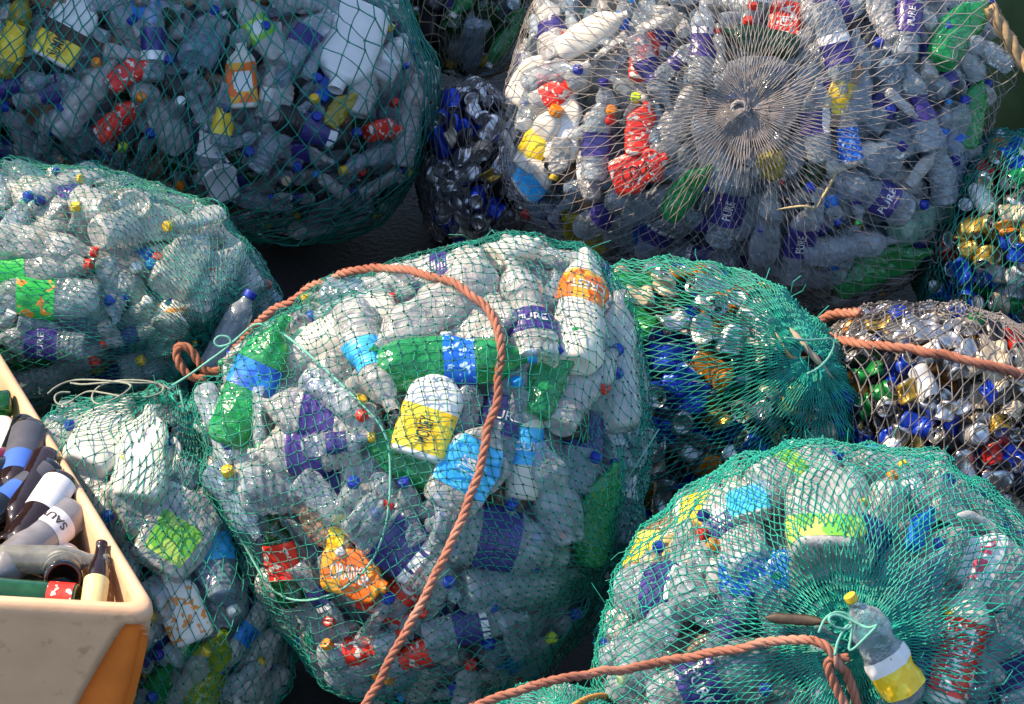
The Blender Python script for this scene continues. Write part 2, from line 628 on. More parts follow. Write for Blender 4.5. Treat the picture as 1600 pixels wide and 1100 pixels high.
def text_flat(s):
    if s in TXT:
        return TXT[s]
    cu = bpy.data.curves.new('lettering', 'FONT')
    cu.body = s
    cu.size = 1.0
    cu.offset = 0.012
    ob = bpy.data.objects.new('lettering', cu)
    COL.objects.link(ob)
    dg = bpy.context.evaluated_depsgraph_get()
    dg.update()
    me = bpy.data.meshes.new_from_object(ob.evaluated_get(dg))
    bm = bmesh.new()
    bm.from_mesh(me)
    bmesh.ops.triangulate(bm, faces=bm.faces)
    for _ in range(3):
        es = [e for e in bm.edges if e.calc_length() > .22]
        if not es:
            break
        bmesh.ops.subdivide_edges(bm, edges=es, cuts=1)
        bmesh.ops.triangulate(bm, faces=bm.faces)
    bm.verts.index_update()
    v = np.array([(p.co.x, p.co.y) for p in bm.verts])
    f = np.array([[p.index for p in fc.verts] for fc in bm.faces], dtype=np.int32)
    bm.free()
    bpy.data.objects.remove(ob)
    bpy.data.curves.remove(cu)
    bpy.data.meshes.remove(me)
    TXT[s] = (v, f)
    return TXT[s]


def cap_mesh(R):
    n, h = 40, R * 1.15
    th = np.arange(n) * 2 * math.pi / n
    k = 1 + .035 * np.where(np.arange(n) % 2, 1, -1)
    rings = [(R * .93, -h * .95, 1), (R * 1.0, -h * .95, 0), (R, -h * .70, 0), (R, -h * .66, k), (R, h * .02, k), (R * .98, h * .10, 0), (R * .88, h * .15, 0), (R * .45, h * .16, 0)]
    V = []
    for r, z, kk in rings:
        f = kk if isinstance(kk, np.ndarray) else 1.0
        V.append(np.stack([r * f * np.cos(th), r * f * np.sin(th), np.full(n, z)], 1))
    V = np.vstack(V + [np.array([[0, 0, h * .16]])])
    i = np.arange(len(rings) - 1)[:, None] * n
    kx = np.arange(n)[None]
    q = np.stack([i + kx, i + (kx + 1) % n, i + n + (kx + 1) % n, i + n + kx], 2).reshape(-1, 4)
    kk = np.arange(n)
    t = np.stack([(len(rings) - 1) * n + kk, (len(rings) - 1) * n + (kk + 1) % n, np.full(n, len(V) - 1)], 1)
    return mesh_np('cap', V, [q, t], [CAPM['blue']])


CAPS = {k: cap_mesh(T['cap']) for k, T in TYPES.items()}
_hp = resample([(0.0, .066, .185), (0, .084, .165), (0, .088, .13), (0, .082, .10), (0, .064, .085)], .006)
HANDLE = mesh_np('handle', *merge([(*sweep(_hp, .0095, 8), 0)])[:2], [BODY['milky']])
FORMS = {}


def form(key, crush):
    if (key, crush) not in FORMS:
        FORMS[(key, crush)] = Form(key, crush)
    return FORMS[(key, crush)]


def obj_mat(o, m, slot=0):
    o.material_slots[slot].link = 'OBJECT'
    o.material_slots[slot].material = m


PROTO = {}


def bottle(key, crush, body='clear', cap=None, lab=None):
    """a bottle: the body is the thing, cap, label and handle are its parts. Repeats are copies of a first one."""
    f = form(key, crush)
    kk = (key, crush, lab)
    if kk not in PROTO:
        root = link(TYPES[key]['kind'], f.body_me)
        kids = {}
        c = link('cap', CAPS[key], root)
        c.matrix_local = f.cap_m
        kids['cap'] = c
        if lab:
            kids['label'] = link('label', f.label(*lab), root)
        if key == 'J':
            kids['handle'] = link('handle', HANDLE, root)
        PROTO[kk] = (root, kids)
        for o in [root] + list(kids.values()):
            COL.objects.unlink(o)
    src, kids = PROTO[kk]
    root = src.copy()
    COL.objects.link(root)
    obj_mat(root, BODY[body])
    for nm, k in kids.items():
        if nm == 'cap' and not cap:
            continue
        o = k.copy()
        COL.objects.link(o)
        o.parent = root
        if nm == 'cap':
            obj_mat(o, CAPM[cap])
        elif nm == 'handle':
            obj_mat(o, BODY[body])
    return root

# ------------------------------------------------------------------ bags
class Bag:
    """a stuffed net: a rounded body around a centre, items packed under its skin, a net drawn over them.
    outline: the bag's own silhouette seen from the front, in photo pixels; depth: its half thickness"""

    def __init__(self, key, cpx, d, outline, depth, pw=2.3):
        self.key, self.d, self.b, self.pw = key, d, depth, pw
        self.c = P(cpx[0], cpx[1], d)
        self.cpx = cpx
        s = KPX * d
        pts = [((x - cpx[0]) * s, -(y - cpx[1]) * s) for x, y in outline]
        a = np.array([math.atan2(y, x) for x, y in pts])
        r = np.array([math.hypot(x, y) for x, y in pts])
        o = np.argsort(a)
        a, r = a[o], r[o]
        self.pa = np.concatenate([a - 2 * math.pi, a, a + 2 * math.pi])
        self.pr = np.concatenate([r, r, r])
        g = np.linspace(-math.pi, math.pi, 361)
        rr = np.interp(g, self.pa, self.pr)[:-1]
        ker = np.exp(-np.linspace(-2, 2, 17) ** 2)
        ker /= ker.sum()
        rr = np.convolve(np.concatenate([rr[-8:], rr, rr[:8]]), ker, 'valid')
        self.ga, self.gr = g, np.concatenate([rr, rr[:1]])
        self.items = []              # (object, local points) of everything that holds the net up
        self.caps = []               # capsules: p0, p1, radius
        self.R = None
        self.cs = .78

    def loc(self, v):                # world -> right, up, toward viewer
        v = np.asarray(v) - self.c
        return np.stack([v @ AX, v @ AU, -(v @ AF)], -1)

    def wld(self, l):
        l = np.asarray(l)
        return self.c + l[..., 0:1] * AX + l[..., 1:2] * AU - l[..., 2:3] * AF

    def t(self, u):
        """distance of the skin along local unit directions"""
        u = np.asarray(u)
        R = np.interp(np.arctan2(u[..., 1], u[..., 0]), self.ga, self.gr)
        r = np.hypot(u[..., 0], u[..., 1])
        return ((r / R) ** self.pw + (np.abs(u[..., 2]) / self.b) ** self.pw) ** (-1 / self.pw)

    def f(self, l):
        n = np.linalg.norm(l)
        return n / float(self.t(l / (n + 1e-9)))

    def normal(self, l):
        e = 0.01
        g = np.array([self.f(l + np.eye(3)[i] * e) - self.f(l - np.eye(3)[i] * e) for i in range(3)])
        return g / (np.linalg.norm(g) + 1e-9)

    def skin_at(self, px, py):
        """where the view line through a photo pixel meets the skin (local)"""
        hi = None
        for w in np.linspace(self.b * 1.1, -self.b * .3, 60):
            dd = self.d - w
            l = self.loc(P(px, py, dd))
            if self.f(l) <= 1:
                hi = l
                break
        if hi is None:
            l = self.loc(P(px, py, self.d))
            return l / self.f(l) * .995
        return hi

    # -------- the net as a membrane over the packed items
    def membrane(self, pole, slack=6):
        p = np.array(pole, float)
        p /= np.linalg.norm(p)
        e1 = np.cross(p, [0, 0, 1.0] if abs(p[2]) < .9 else [1.0, 0, 0])
        e1 /= np.linalg.norm(e1)
        e2 = np.cross(p, e1)
        self.p, self.e1, self.e2 = p, e1, e2
        nt, nf = 96, 192
        th = (np.arange(nt) + .5) * math.pi / nt
        ph = np.arange(nf) * 2 * math.pi / nf
        TH, PH = np.meshgrid(th, ph, indexing='ij')
        u = self.dirs(TH, PH)
        T0 = self.t(u)
        R0 = T0 * .94
        for pts in self.items:
            l = self.loc(pts)
            n = np.linalg.norm(l, axis=1)
            ul = l / n[:, None]
            i = np.clip((np.arccos(np.clip(ul @ p, -1, 1)) / math.pi * nt).astype(int), 0, nt - 1)
            j = np.round(np.arctan2(ul @ e2, ul @ e1) % (2 * math.pi) / (2 * math.pi) * nf).astype(int) % nf
            ok = n < 1.16 * T0[i, j]
            np.maximum.at(R0, (i[ok], j[ok]), n[ok])
        m = R0.copy()                      # close pin holes between sample points
        for di in (-1, 0, 1):
            for dj in (-1, 0, 1):
                s = np.roll(R0, dj, 1)
                s = np.vstack([s[:1], s, s[-1:]])[1 + di:1 + di + nt]
                m = np.maximum(m, s)
        R = m.copy()
        for _ in range(slack):
            s = np.vstack([R[:1], R, R[-1:]])
            a = (s[:-2] + s[2:] + 2 * R + np.roll(R, 1, 1) + np.roll(R, -1, 1)) / 6
            R = np.maximum(a, m * .995)
        self.R, self.nt, self.nf = R, nt, nf

    def dirs(self, th, ph):
        th, ph = np.asarray(th)[..., None], np.asarray(ph)[..., None]
        return np.cos(th) * self.p + np.sin(th) * (np.cos(ph) * self.e1 + np.sin(ph) * self.e2)

    def rad(self, th, ph):
        x = np.clip(th / math.pi * self.nt - .5, 0, self.nt - 1.001)
        y = (ph % (2 * math.pi)) / (2 * math.pi) * self.nf
        i, j = x.astype(int), y.astype(int) % self.nf
        fx, fy = x - i, y - np.floor(y)
        j2 = (j + 1) % self.nf
        return (self.R[i, j] * (1 - fx) * (1 - fy) + self.R[i + 1, j] * fx * (1 - fy) + self.R[i, j2] * (1 - fx) * fy + self.R[i + 1, j2] * fx * fy)

    def net_at(self, px, py, lift=0.0):
        """world point on the net along the view line of a photo pixel"""
        for w in np.linspace(self.b * 1.25, -self.b * .5, 160):
            q = P(px, py, self.d - w)
            l = self.loc(q)
            n = np.linalg.norm(l)
            u = l / n
            th = math.acos(max(-1, min(1, float(u @ self.p))))
            ph = math.atan2(u @ self.e2, u @ self.e1)
            if n <= float(self.rad(np.array([th]), np.array([ph]))[0]) + lift:
                return q
        return P(px, py, self.d)

    def net(self, mat, n_mesh, bar, r, knot=0.0, jit=.10, twist=0.0, th_max=2.6, hole=.035, back=-.75, shrink=0.0):
        th, k = hole, 0
        rows = [th]
        while th < th_max and len(rows) < 400:
            Rm = float(self.rad(np.full(24, th), np.linspace(0, 6.28, 24)).mean())
            w = 2 * math.pi * Rm * math.sin(th) / n_mesh
            h = math.sqrt(max(bar ** 2 - (w / 2) ** 2, (bar * .42) ** 2))
            th += h / Rm
            rows.append(th)
        rows = np.array(rows)
        nr = len(rows)
        J = np.arange(n_mesh)[None]
        I = np.arange(nr)[:, None]
        dphi = 2 * math.pi / n_mesh
        PH = (J + .5 * (I % 2)) * dphi + twist * rows[:, None]
        TH = np.repeat(rows[:, None], n_mesh, 1)
        step = np.gradient(rows)[:, None]
        PH = PH + rng.normal(0, jit, PH.shape) * dphi * np.clip(rows[:, None] / .5, .35, 1)
        TH = TH + rng.normal(0, jit, TH.shape) * step
        # slow drifts: the meshes open and close across the bag
        for q in range(5):
            a, b2, c2 = rng.integers(2, 7), rng.uniform(2, 6), rng.uniform(0, 6)
            PH = PH + .28 * dphi * np.sin(a * PH + b2 * TH + c2)
            TH = TH + .5 * step * np.sin(rng.integers(2, 7) * PH + b2 * TH + c2 * 2) * np.clip(TH / .6, 0, 1)
        Rr = self.rad(TH, PH) + r + .0015 + np.abs(rng.normal(0, .0016, TH.shape))
        u = self.dirs(TH, PH)
        Lp = u * Rr[..., None]
        keep = Lp[..., 2] > back * self.b
        Wp = self.wld(Lp)
        odd = (np.arange(nr) % 2)[:-1, None]
        A = Wp[:-1]
        idx = np.arange(nr - 1)[:, None]
        ja = (J + odd) % n_mesh
        jb = (J + odd - 1) % n_mesh
        B1, B2 = Wp[idx + 1, ja], Wp[idx + 1, jb]
        ok1 = keep[:-1] & keep[idx + 1, ja]
        ok2 = keep[:-1] & keep[idx + 1, jb]
        # a few torn bars
        ok1 &= rng.random(ok1.shape) > .006
        ok2 &= rng.random(ok2.shape) > .006
        S = np.concatenate([A[ok1], A[ok2]])
        E = np.concatenate([B1[ok1], B2[ok2]])
        # each bar lies on the membrane: add a mid point lifted onto it
        M = (S + E) / 2
        l = self.loc(M)
        n = np.linalg.norm(l, axis=1)
        ul = l / n[:, None]
        rm = self.rad(np.arccos(np.clip(ul @ self.p, -1, 1)), np.arctan2(ul @ self.e2, ul @ self.e1)) + r + .001
        M = self.wld(ul * np.maximum(rm, n * .99)[:, None])
        rr = r * rng.uniform(.8, 1.2, len(S))
        V1, q1 = seg_tubes(S, M, rr)
        V2, q2 = seg_tubes(M, E, rr)
        parts = [(V1, [q1], 0), (V2, [q2], 0)]
        if knot:
            C = Wp[keep]
            # small faceted lumps where the twine is tied
            nrm = u[keep]
            nrm = nrm[:, 0:1] * AX + nrm[:, 1:2] * AU - nrm[:, 2:3] * AF
            V, q = seg_tubes(C - nrm * knot * .8 + rng.normal(0, knot * .3, C.shape), C + nrm * knot * .9 + rng.normal(0, knot * .3, C.shape), knot, 5)
            top = np.arange(len(C))[:, None] * 10 + 5
            t = np.concatenate([np.concatenate([top, top + k2, top + k2 + 1], 1) for k2 in (1, 2, 3)])
            parts.append((V, [q, t], 1 if isinstance(mat, (list, tuple)) else 0))
        # stray ends of twine
        m = max(10, len(S) // 160)
        ix = rng.integers(0, len(S), m)
        A2 = S[ix]
        out = A2 - self.c
        out /= np.linalg.norm(out, axis=1, keepdims=True)
        mid = A2 + out * .012 + rng.normal(0, .010, A2.shape)
        B3 = mid + rng.normal(0, .016, A2.shape)
        for a, b in ((A2, mid), (mid, B3)):
            V, q = seg_tubes(a, b, r * .7)
            parts.append((V, [q], 0))
        V, F, Mx = merge(parts)
        me = mesh_np('net', V, F, list(mat) if isinstance(mat, (list, tuple)) else [mat], Mx)
        cen = self.c
        me.transform(Matrix.Translation(Vector(-cen)))
        o = link('net_bag', me)
        o.location = cen
        return o


def cap_dist(a0, a1, B0, B1):
    """smallest distance between one segment and many, by sampling"""
    t = np.linspace(0, 1, 7)[:, None, None]
    pa = a0 + (a1 - a0) * t.reshape(-1, 1)
    pb = B0[None] + (B1 - B0)[None] * t
    d = np.linalg.norm(pa[:, None, None] - pb[None], axis=-1)
    return d.min(axis=(0, 1))


class Rec:
    pass


RECS = []                              # every plastic bottle, for labels and for choosing the individuals


def orient(a, face):
    """matrix with local Z along a and local X facing 'face' as far as it can"""
    z = Vector(a).normalized()
    x = Vector(face)
    x = (x - z * x.dot(z))
    if x.length < 1e-4:
        x = z.orthogonal()
    x.normalize()
    y = z.cross(x)
    return Matrix((x, y, z)).transposed()


def put(bag, px, py, key, crush=0, ang=90, tilt=None, sc=1.0, body='clear', cap=None, lab=None,
        roll=0.0, at='m', off=0.0, out=False, hero=True, note=None, solid=True):
    """place one bottle by where it shows under the skin. ang: where the cap points in the picture;
    tilt None lies along the skin, + turns the cap to the viewer; at='c' puts the cap (not the middle) there"""
    f = form(key, crush)
    s = bag.skin_at(px, py)
    n = bag.normal(s)
    ca, sa = math.cos(RAD(ang)), math.sin(RAD(ang))
    if tilt is None:
        wz = -(ca * n[0] + sa * n[1]) / max(n[2], .25)
        wz = max(-1.3, min(1.3, wz))
        a = np.array([ca, sa, wz])
    else:
        a = np.array([ca * math.cos(RAD(tilt)), sa * math.cos(RAD(tilt)), math.sin(RAD(tilt))])
    a /= np.linalg.norm(a)
    rx = f.rx * sc
    L = f.T['L'] * sc
    if at == 'c':
        tipl = s - n * (f.T['cap'] * sc * .8 + off)
        cen = tipl - a * (L * .5)
    elif at == 'b':
        cen = s - n * (.02 + off) + a * (L * .5)
    else:
        sinn = abs(float(a @ n))
        cen = s - n * (rx + off) - n * sinn * (L * .5 - rx) * .9
    # let it sink if it would cut deep into something already lying there
    if at == 'm' and not out and bag.caps:
        B0 = np.array([c[0] for c in bag.caps])
        B1 = np.array([c[1] for c in bag.caps])
        Br = np.array([c[2] for c in bag.caps])
        for _ in range(14):
            d = cap_dist(cen - a * (L / 2 - rx), cen + a * (L / 2 - rx), B0, B1)
            if (d < .58 * (rx + Br)).any():
                cen = cen - n * .014
            else:
                break
    face = np.array([0, 0, 1.0]) if tilt is None or abs(tilt) < 50 else np.array([0, 1.0, 0])
    face = face * .6 + n * .4
    wv = lambda v: v[0] * AX + v[1] * AU - v[2] * AF
    M3 = orient(wv(a), wv(face)) @ Matrix.Rotation(RAD(roll), 3, 'Z')
    mid = Vector(f.mid)
    o = bottle(key, crush, body, cap, lab)
    W = Vector(bag.wld(cen)) - M3 @ (mid * sc)
    M = Matrix.Translation(W) @ M3.to_4x4() @ Matrix.Scale(sc, 4)
    o.matrix_world = M
    pts = f.pts * sc @ np.array(M3).T + np.array(W)
    if not out:
        bag.items.append(pts)
        if solid:
            bag.caps.append((cen - a * (L / 2 - rx), cen + a * (L / 2 - rx), rx))
    r = Rec()
    r.o, r.bag, r.key, r.crush, r.body, r.cap, r.lab, r.px, r.py, r.hero = o, bag, key, crush, body, cap, lab, px, py, hero
    r.note, r.L, r.cen, r.rx, r.pts = note, L, cen, rx, pts
    r.front = True
    RECS.append(r)
    return o


def fill(bag, layers, kinds, tries, bodies, caps, labs, scs=(.9, 1.05), ov=.68, wmin=-.45):
    """pack plain bottles into what room is left under the skin, layer by layer"""
    for li, lay in enumerate(layers):
        fails = 0
        for _ in range(tries):
            u = rng.normal(size=3)
            u /= np.linalg.norm(u)
            if u[2] < wmin:
                continue
            s = u * float(bag.t(u))
            n = bag.normal(s)
            ang = rng.uniform(0, 2 * math.pi)
            t1 = np.cross(n, [.2, .9, .3])
            t1 /= np.linalg.norm(t1)
            t2 = np.cross(n, t1)
            a = t1 * math.cos(ang) + t2 * math.sin(ang) + n * rng.normal(0, .30)
            a /= np.linalg.norm(a)
            key = kinds[rng.integers(len(kinds))]
            crush = int(rng.choice([1, 2, 3, 4, 4, 1, 0]))
            f = form(key, crush)
            sc = rng.uniform(*scs)
            L, rx = f.T['L'] * sc, f.rx * sc
            sinn = abs(float(a @ n))
            cen = s - n * (rx + .006 + lay + rng.uniform(0, .02)) - n * sinn * (L * .5 - rx)
            p0, p1 = cen - a * (L / 2 - rx), cen + a * (L / 2 - rx)
            if max(bag.f(p0), bag.f(p1)) > 1.0 - .3 * rx:
                continue
            if bag.caps:
                B0 = np.array([c[0] for c in bag.caps])
                B1 = np.array([c[1] for c in bag.caps])
                Br = np.array([c[2] for c in bag.caps])
                d = cap_dist(p0, p1, B0, B1)
                if (d < ov * (rx + Br)).any():
                    continue
            body = bodies[rng.integers(len(bodies))]
            cap = caps[rng.integers(len(caps))] if rng.random() < .75 else None
            lab = labs[rng.integers(len(labs))] if (labs and rng.random() < .38 and key in ('W', 'WB', 'S', 'SM', 'T')) else None
            wv = lambda v: v[0] * AX + v[1] * AU - v[2] * AF
            M3 = orient(wv(a), wv(n)) @ Matrix.Rotation(rng.uniform(-.7, .7), 3, 'Z')
            W = Vector(bag.wld(cen)) - M3 @ (Vector(f.mid) * sc)
            pts = f.pts * sc @ np.array(M3).T + np.array(W)
            if li == 0:
                bag.items.append(pts)
            bag.caps.append((p0, p1, rx))
            r = Rec()
            r.M = Matrix.Translation(W) @ M3.to_4x4() @ Matrix.Scale(sc, 4)
            r.o, r.bag, r.key, r.crush, r.body, r.cap, r.lab, r.hero = None, bag, key, crush, body, cap, lab, False
            r.note, r.L, r.cen, r.rx, r.pts = None, L, cen, rx, pts
            wp = bag.wld(cen)
            dd = (wp - CAM) @ AF
            r.px = 800 + ((wp - CAM) @ AX) / (KPX * dd)
            r.py = 550 - ((wp - CAM) @ AU) / (KPX * dd)
            r.front = li == 0
            r.size = L * rx / dd ** 2
            RECS.append(r)


# label recipes (print, from, to, wrap, text, ink, band, text direction, text size, flipped)
def LB(k, a=.34, b=.62, span=330, text=None, ink='w', band=None, d='c', ts=.45, fl=False):
    return (k, a, b, span, text, ink, band, d, ts, fl)


L_NAVY = LB('navy')
L_NAVYB = LB('navy', band='end')
L_NAVYS = LB('navy', band='side')
L_PURE = LB('navy', .30, .62, text='PURE', d='c', ts=.36)
L_PUREA = LB('navy', .28, .64, text='PURE', d='a', ts=.5)
L_PURPLE = LB('purple', .34, .62)
L_BLUE = LB('blue', .36, .60)
L_SKY = LB('sky', .36, .62)
L_RED = LB('red', .32, .62)
L_YEL = LB('yellow', .25, .60)
L_LIME = LB('lime', .30, .60)
L_GO = LB('greenor', .30, .62)
L_ORG = LB('orange', .30, .60)
L_WHITE = LB('white', .34, .60)

# ------------------------------------------------------------------ cans
CAN_COL = {
    'silver': plain('bare_aluminium', (0.62, 0.62, 0.63), 0.30, 0.12, 40, 0.3, 0.9),
    'blue': plain('blue_can_print', (0.012, 0.06, 0.55), 0.28, 0.3, 40, 0.3, 0.35),
    'gold': plain('gold_can_print', (0.52, 0.33, 0.06), 0.28, 0.3, 40, 0.3, 0.6),
    'red': plain('red_can_print', (0.58, 0.025, 0.018), 0.28, 0.3, 40, 0.3, 0.3),
    'green': plain('green_can_print', (0.015, 0.24, 0.05), 0.28, 0.3, 40, 0.3, 0.3),
    'white': plain('white_can_print', (0.66, 0.66, 0.66), 0.30, 0.15, 40, 0.3, 0.2),
    'black': plain('black_can_print', (0.02, 0.02, 0.025), 0.28, 0.3, 40, 0.3, 0.3),
    'cream': plain('cream_can_print', (0.55, 0.46, 0.33), 0.32, 0.2, 40, 0.3, 0.2),
    'orange': plain('orange_can_print', (0.70, 0.24, 0.02), 0.30, 0.3, 40, 0.3, 0.3),
}
ALU = CAN_COL['silver']


def can_form(i):
    """drink can in a state of crushing, i = 0 whole, higher more squashed"""
    nt = 26
    prof = [(.006, 0), (.006, .020), (0, .0235), (.003, .026), (.009, .0325), (.02, .033), (.035, .033), (.05, .033), (.065, .033), (.08, .033), (.096, .033), (.102, .0315), (.110, .0268), (.1135, .0265), (.1135, .0245), (.110, .0240), (.110, .0)]
    th = np.arange(nt) * 2 * math.pi / nt
    V = []
    sd2 = Vector((i * 11.3, 2.0, i * 3.1))
    for z, r in prof:
        for a in th:
            x, y, zz = r * math.cos(a), r * math.sin(a), z
            t = z / .1135
            body = math.exp(-((t - .5) / .33) ** 2)
            p = Vector((math.cos(a) * 1.3, math.sin(a) * 1.3, t * 2.6)) + sd2
            k = 1 + body * min(1, i * .5) * (.30 * noise.noise(p) - .16 + .22 * (abs(noise.noise(p * 2.1)) - .3))
            x, y = x * k, y * k
            fl = [0, .35, .55, .70, .45, .6][i]
            x *= 1 - fl * body
            y *= 1 + .3 * fl * body
            sh = [1, .95, .85, .72, .55, .40][i]
            zz = zz * sh
            y += [0, .004, -.01, .012, .016, -.02][i] * t
            V.append((x, y, zz - .0567 * sh))
    V = np.array(V)
    n = len(prof)
    ii = np.arange(n - 1)[:, None] * nt
    k = np.arange(nt)[None]
    q = np.stack([ii + k, ii + (k + 1) % nt, ii + nt + (k + 1) % nt, ii + nt + k], 2).reshape(-1, 4)
    row = np.repeat(np.arange(n - 1), nt)
    m = np.where((row >= 3) & (row <= 11), 0, 1)
    me = mesh_np('drink_can', V, [q], [ALU, ALU], [m])
    # ring pull and the mouth, a part of its own on the lid
    top = V[-nt:].mean(0)
    a2 = np.linspace(0, 2 * math.pi, 13)
    ring = np.stack([.0085 * np.cos(a2) + .006, .006 * np.sin(a2), np.full(13, .0016)], 1)
    mv = np.vstack([[[-.010, 0, .0006]], np.stack([-.010 + .0075 * np.cos(a2), .0095 * np.sin(a2), np.full(13, .0006)], 1)])
    mf = np.array([[0, j + 1, j + 2] for j in range(12)])
    Vr, Fr, Mr = merge([(*sweep(ring, .0016, 5, False), 0), (mv, [mf], 1)])
    return me, mesh_np('ring_pull', Vr + top, Fr, [ALU, CAN_COL['black']], Mr), V


CANF = [can_form(i) for i in range(6)]
CANS = []
CS = .80                                # most of the cans are small crushed ones


def put_can(bag, cen, a, n, i, col, r, front):
    CS = bag.cs
    wv = lambda v: v[0] * AX + v[1] * AU - v[2] * AF
    M3 = orient(wv(a), wv(n)) @ Matrix.Rotation(rng.uniform(-.5, .5), 3, 'Z')
    W = Vector(bag.wld(cen))
    c = Rec()
    c.M = Matrix.Translation(W) @ M3.to_4x4() @ Matrix.Scale(CS, 4)
    c.i, c.col, c.bag, c.front, c.cen = i, col, bag, front, cen
    dd = (np.array(W) - CAM) @ AF
    c.px = 800 + ((np.array(W) - CAM) @ AX) / (KPX * dd)
    c.py = 550 - ((np.array(W) - CAM) @ AU) / (KPX * dd)
    c.size = 1 / dd ** 2
    c.end = abs(float(np.array(a)[2])) > .75
    bag.items.append((CANF[i][2] * CS @ np.array(M3).T + np.array(W))[::3])
    bag.caps.append((cen - a * .03, cen + a * .03, r))
    CANS.append(c)


def fill_cans(bag, layers, tries, cols, wmin=-.35, zones=(), ov=.72):
    for li, lay in enumerate(layers):
        for _ in range(tries):
            u = rng.normal(size=3)
            u /= np.linalg.norm(u)
            if u[2] < wmin:
                continue
            s = u * float(bag.t(u))
            n = bag.normal(s)
            CS = bag.cs
            i = int(rng.choice([0, 1, 2, 3, 4, 5], p=[.07, .15, .24, .22, .17, .15]))
            a = rng.normal(size=3)
            if rng.random() < .55:
                a = a - n * (a @ n) * .8
            a /= np.linalg.norm(a)
            hl = CS * .0567 * [1, .95, .85, .72, .55, .40][i]
            r = CS * .033 * [1, .85, .75, .65, .8, .8][i]
            sinn = abs(float(a @ n))
            cen = s - n * (r + (hl - r) * sinn * .9 + lay + rng.uniform(0, .012))
            p0, p1 = cen - a * max(0, hl - r), cen + a * max(0, hl - r)
            if bag.f(cen) > 1 - .5 * r:
                continue
            if bag.caps:
                B0 = np.array([c[0] for c in bag.caps])
                B1 = np.array([c[1] for c in bag.caps])
                Br = np.array([c[2] for c in bag.caps])
                if (cap_dist(p0, p1, B0, B1) < ov * (r + Br)).any():
                    continue
            col = cols[rng.integers(len(cols))]
            wp = bag.wld(cen)
            dd = (wp - CAM) @ AF
            qx = 800 + ((wp - CAM) @ AX) / (KPX * dd)
            qy = 550 - ((wp - CAM) @ AU) / (KPX * dd)
            for zx, zy, zr, zc in zones:
                if (qx - zx) ** 2 + (qy - zy) ** 2 < zr ** 2 and rng.random() < .8:
                    col = zc
            put_can(bag, cen, a, n, i, col, r, li == 0)

# ------------------------------------------------------------------ ground
def ground():
    m, nt, b, o = new_mat('wet_dark_concrete')
    n = noise_node(nt, 3.0, 6)
    r = ramp(nt, n.outputs[0], [(0.3, (0.010, 0.010, 0.010)), (0.7, (0.026, 0.025, 0.023))])
    nt.links.new(r.outputs[0], b.inputs['Base Color'])
    b.inputs['Roughness'].default_value = .8
    n2 = noise_node(nt, 60, 4)
    bump(nt, b, n2.outputs[0], .6, .01)
    S = 900.0
    V = np.array([[-S, -S, 0], [S, -S, 0], [S, S, 0], [-S, S, 0]])
    g = link('ground', mesh_np('ground', V, [np.array([[0, 1, 2, 3]])], [m], smooth=False))
    g['kind'] = 'structure'


ground()

# ------------------------------------------------------------------ the bags (silhouettes in photo pixels)
BA = Bag('A', (250, 110), 10.80, [(690, 190), (680, 100), (640, 20), (560, -80), (400, -140), (200, -160), (0, -140), (-150, -40), (-200, 90), (-150, 210), (-40, 255), (150, 300), (300, 355), (430, 380), (560, 365), (650, 300)], .46)
BB = Bag('B', (735, 20), 11.25, [(840, 10), (820, -60), (730, -110), (640, -60), (620, 20), (650, 95), (720, 122), (790, 115)], .20)
BC = Bag('C', (745, 260), 10.95, [(830, 260), (800, 160), (740, 120), (690, 140), (660, 240), (660, 330), (690, 390), (760, 400), (820, 350)], .24)
BD = Bag('D', (1160, 220), 10.42, [(1555, 120), (1560, 20), (1500, -60), (1330, -100), (1100, -100), (900, -70), (835, 0), (800, 90), (775, 190), (785, 300), (840, 362), (920, 395), (1040, 415), (1130, 440), (1240, 490), (1370, 470), (1455, 420), (1510, 350), (1545, 240)], .44)
BE = Bag('E', (1590, 380), 10.35, [(1760, 380), (1730, 250), (1620, 205), (1540, 210), (1470, 300), (1430, 400), (1440, 480), (1500, 520), (1600, 530), (1710, 500)], .30)
BF = Bag('F', (1150, 610), 9.62, [(1350, 660), (1320, 560), (1250, 480), (1130, 420), (1020, 410), (940, 430), (880, 520), (870, 640), (900, 760), (1000, 830), (1160, 850), (1310, 790)], .34)
BG = Bag('G', (1480, 665), 9.70, [(1720, 670), (1660, 550), (1560, 495), (1430, 475), (1330, 490), (1280, 540), (1260, 650), (1290, 770), (1400, 850), (1560, 870), (1680, 800)], .36)
BH = Bag('H', (150, 460), 9.75, [(445, 480), (420, 420), (370, 360), (300, 310), (200, 268), (80, 256), (-30, 258), (-150, 330), (-190, 470), (-130, 600), (0, 650), (150, 650), (290, 640), (400, 570)], .40)
BI = Bag('I', (665, 730), 9.0, [(1025, 640), (1000, 530), (950, 420), (900, 385), (835, 366), (740, 380), (620, 410), (530, 430), (450, 470), (370, 520), (342, 575), (316, 630), (302, 700), (325, 790), (380, 890), (440, 990), (510, 1070), (640, 1110), (780, 1090), (900, 1010), (975, 900), (1015, 780)], .48)
BJ = Bag('J', (255, 860), 9.06, [(450, 900), (410, 820), (362, 720), (300, 625), (265, 592), (205, 606), (140, 612), (92, 626), (84, 655), (108, 720), (140, 860), (175, 1020), (180, 1130), (290, 1150), (420, 1130), (468, 1010)], .30)
BK = Bag('K', (1300, 960), 8.55, [(1690, 960), (1640, 870), (1570, 780), (1470, 715), (1370, 692), (1270, 686), (1170, 705), (1080, 760), (1010, 830), (955, 920), (925, 1010), (930, 1110), (1010, 1200), (1160, 1260), (1330, 1280), (1520, 1230), (1650, 1110)], .44)
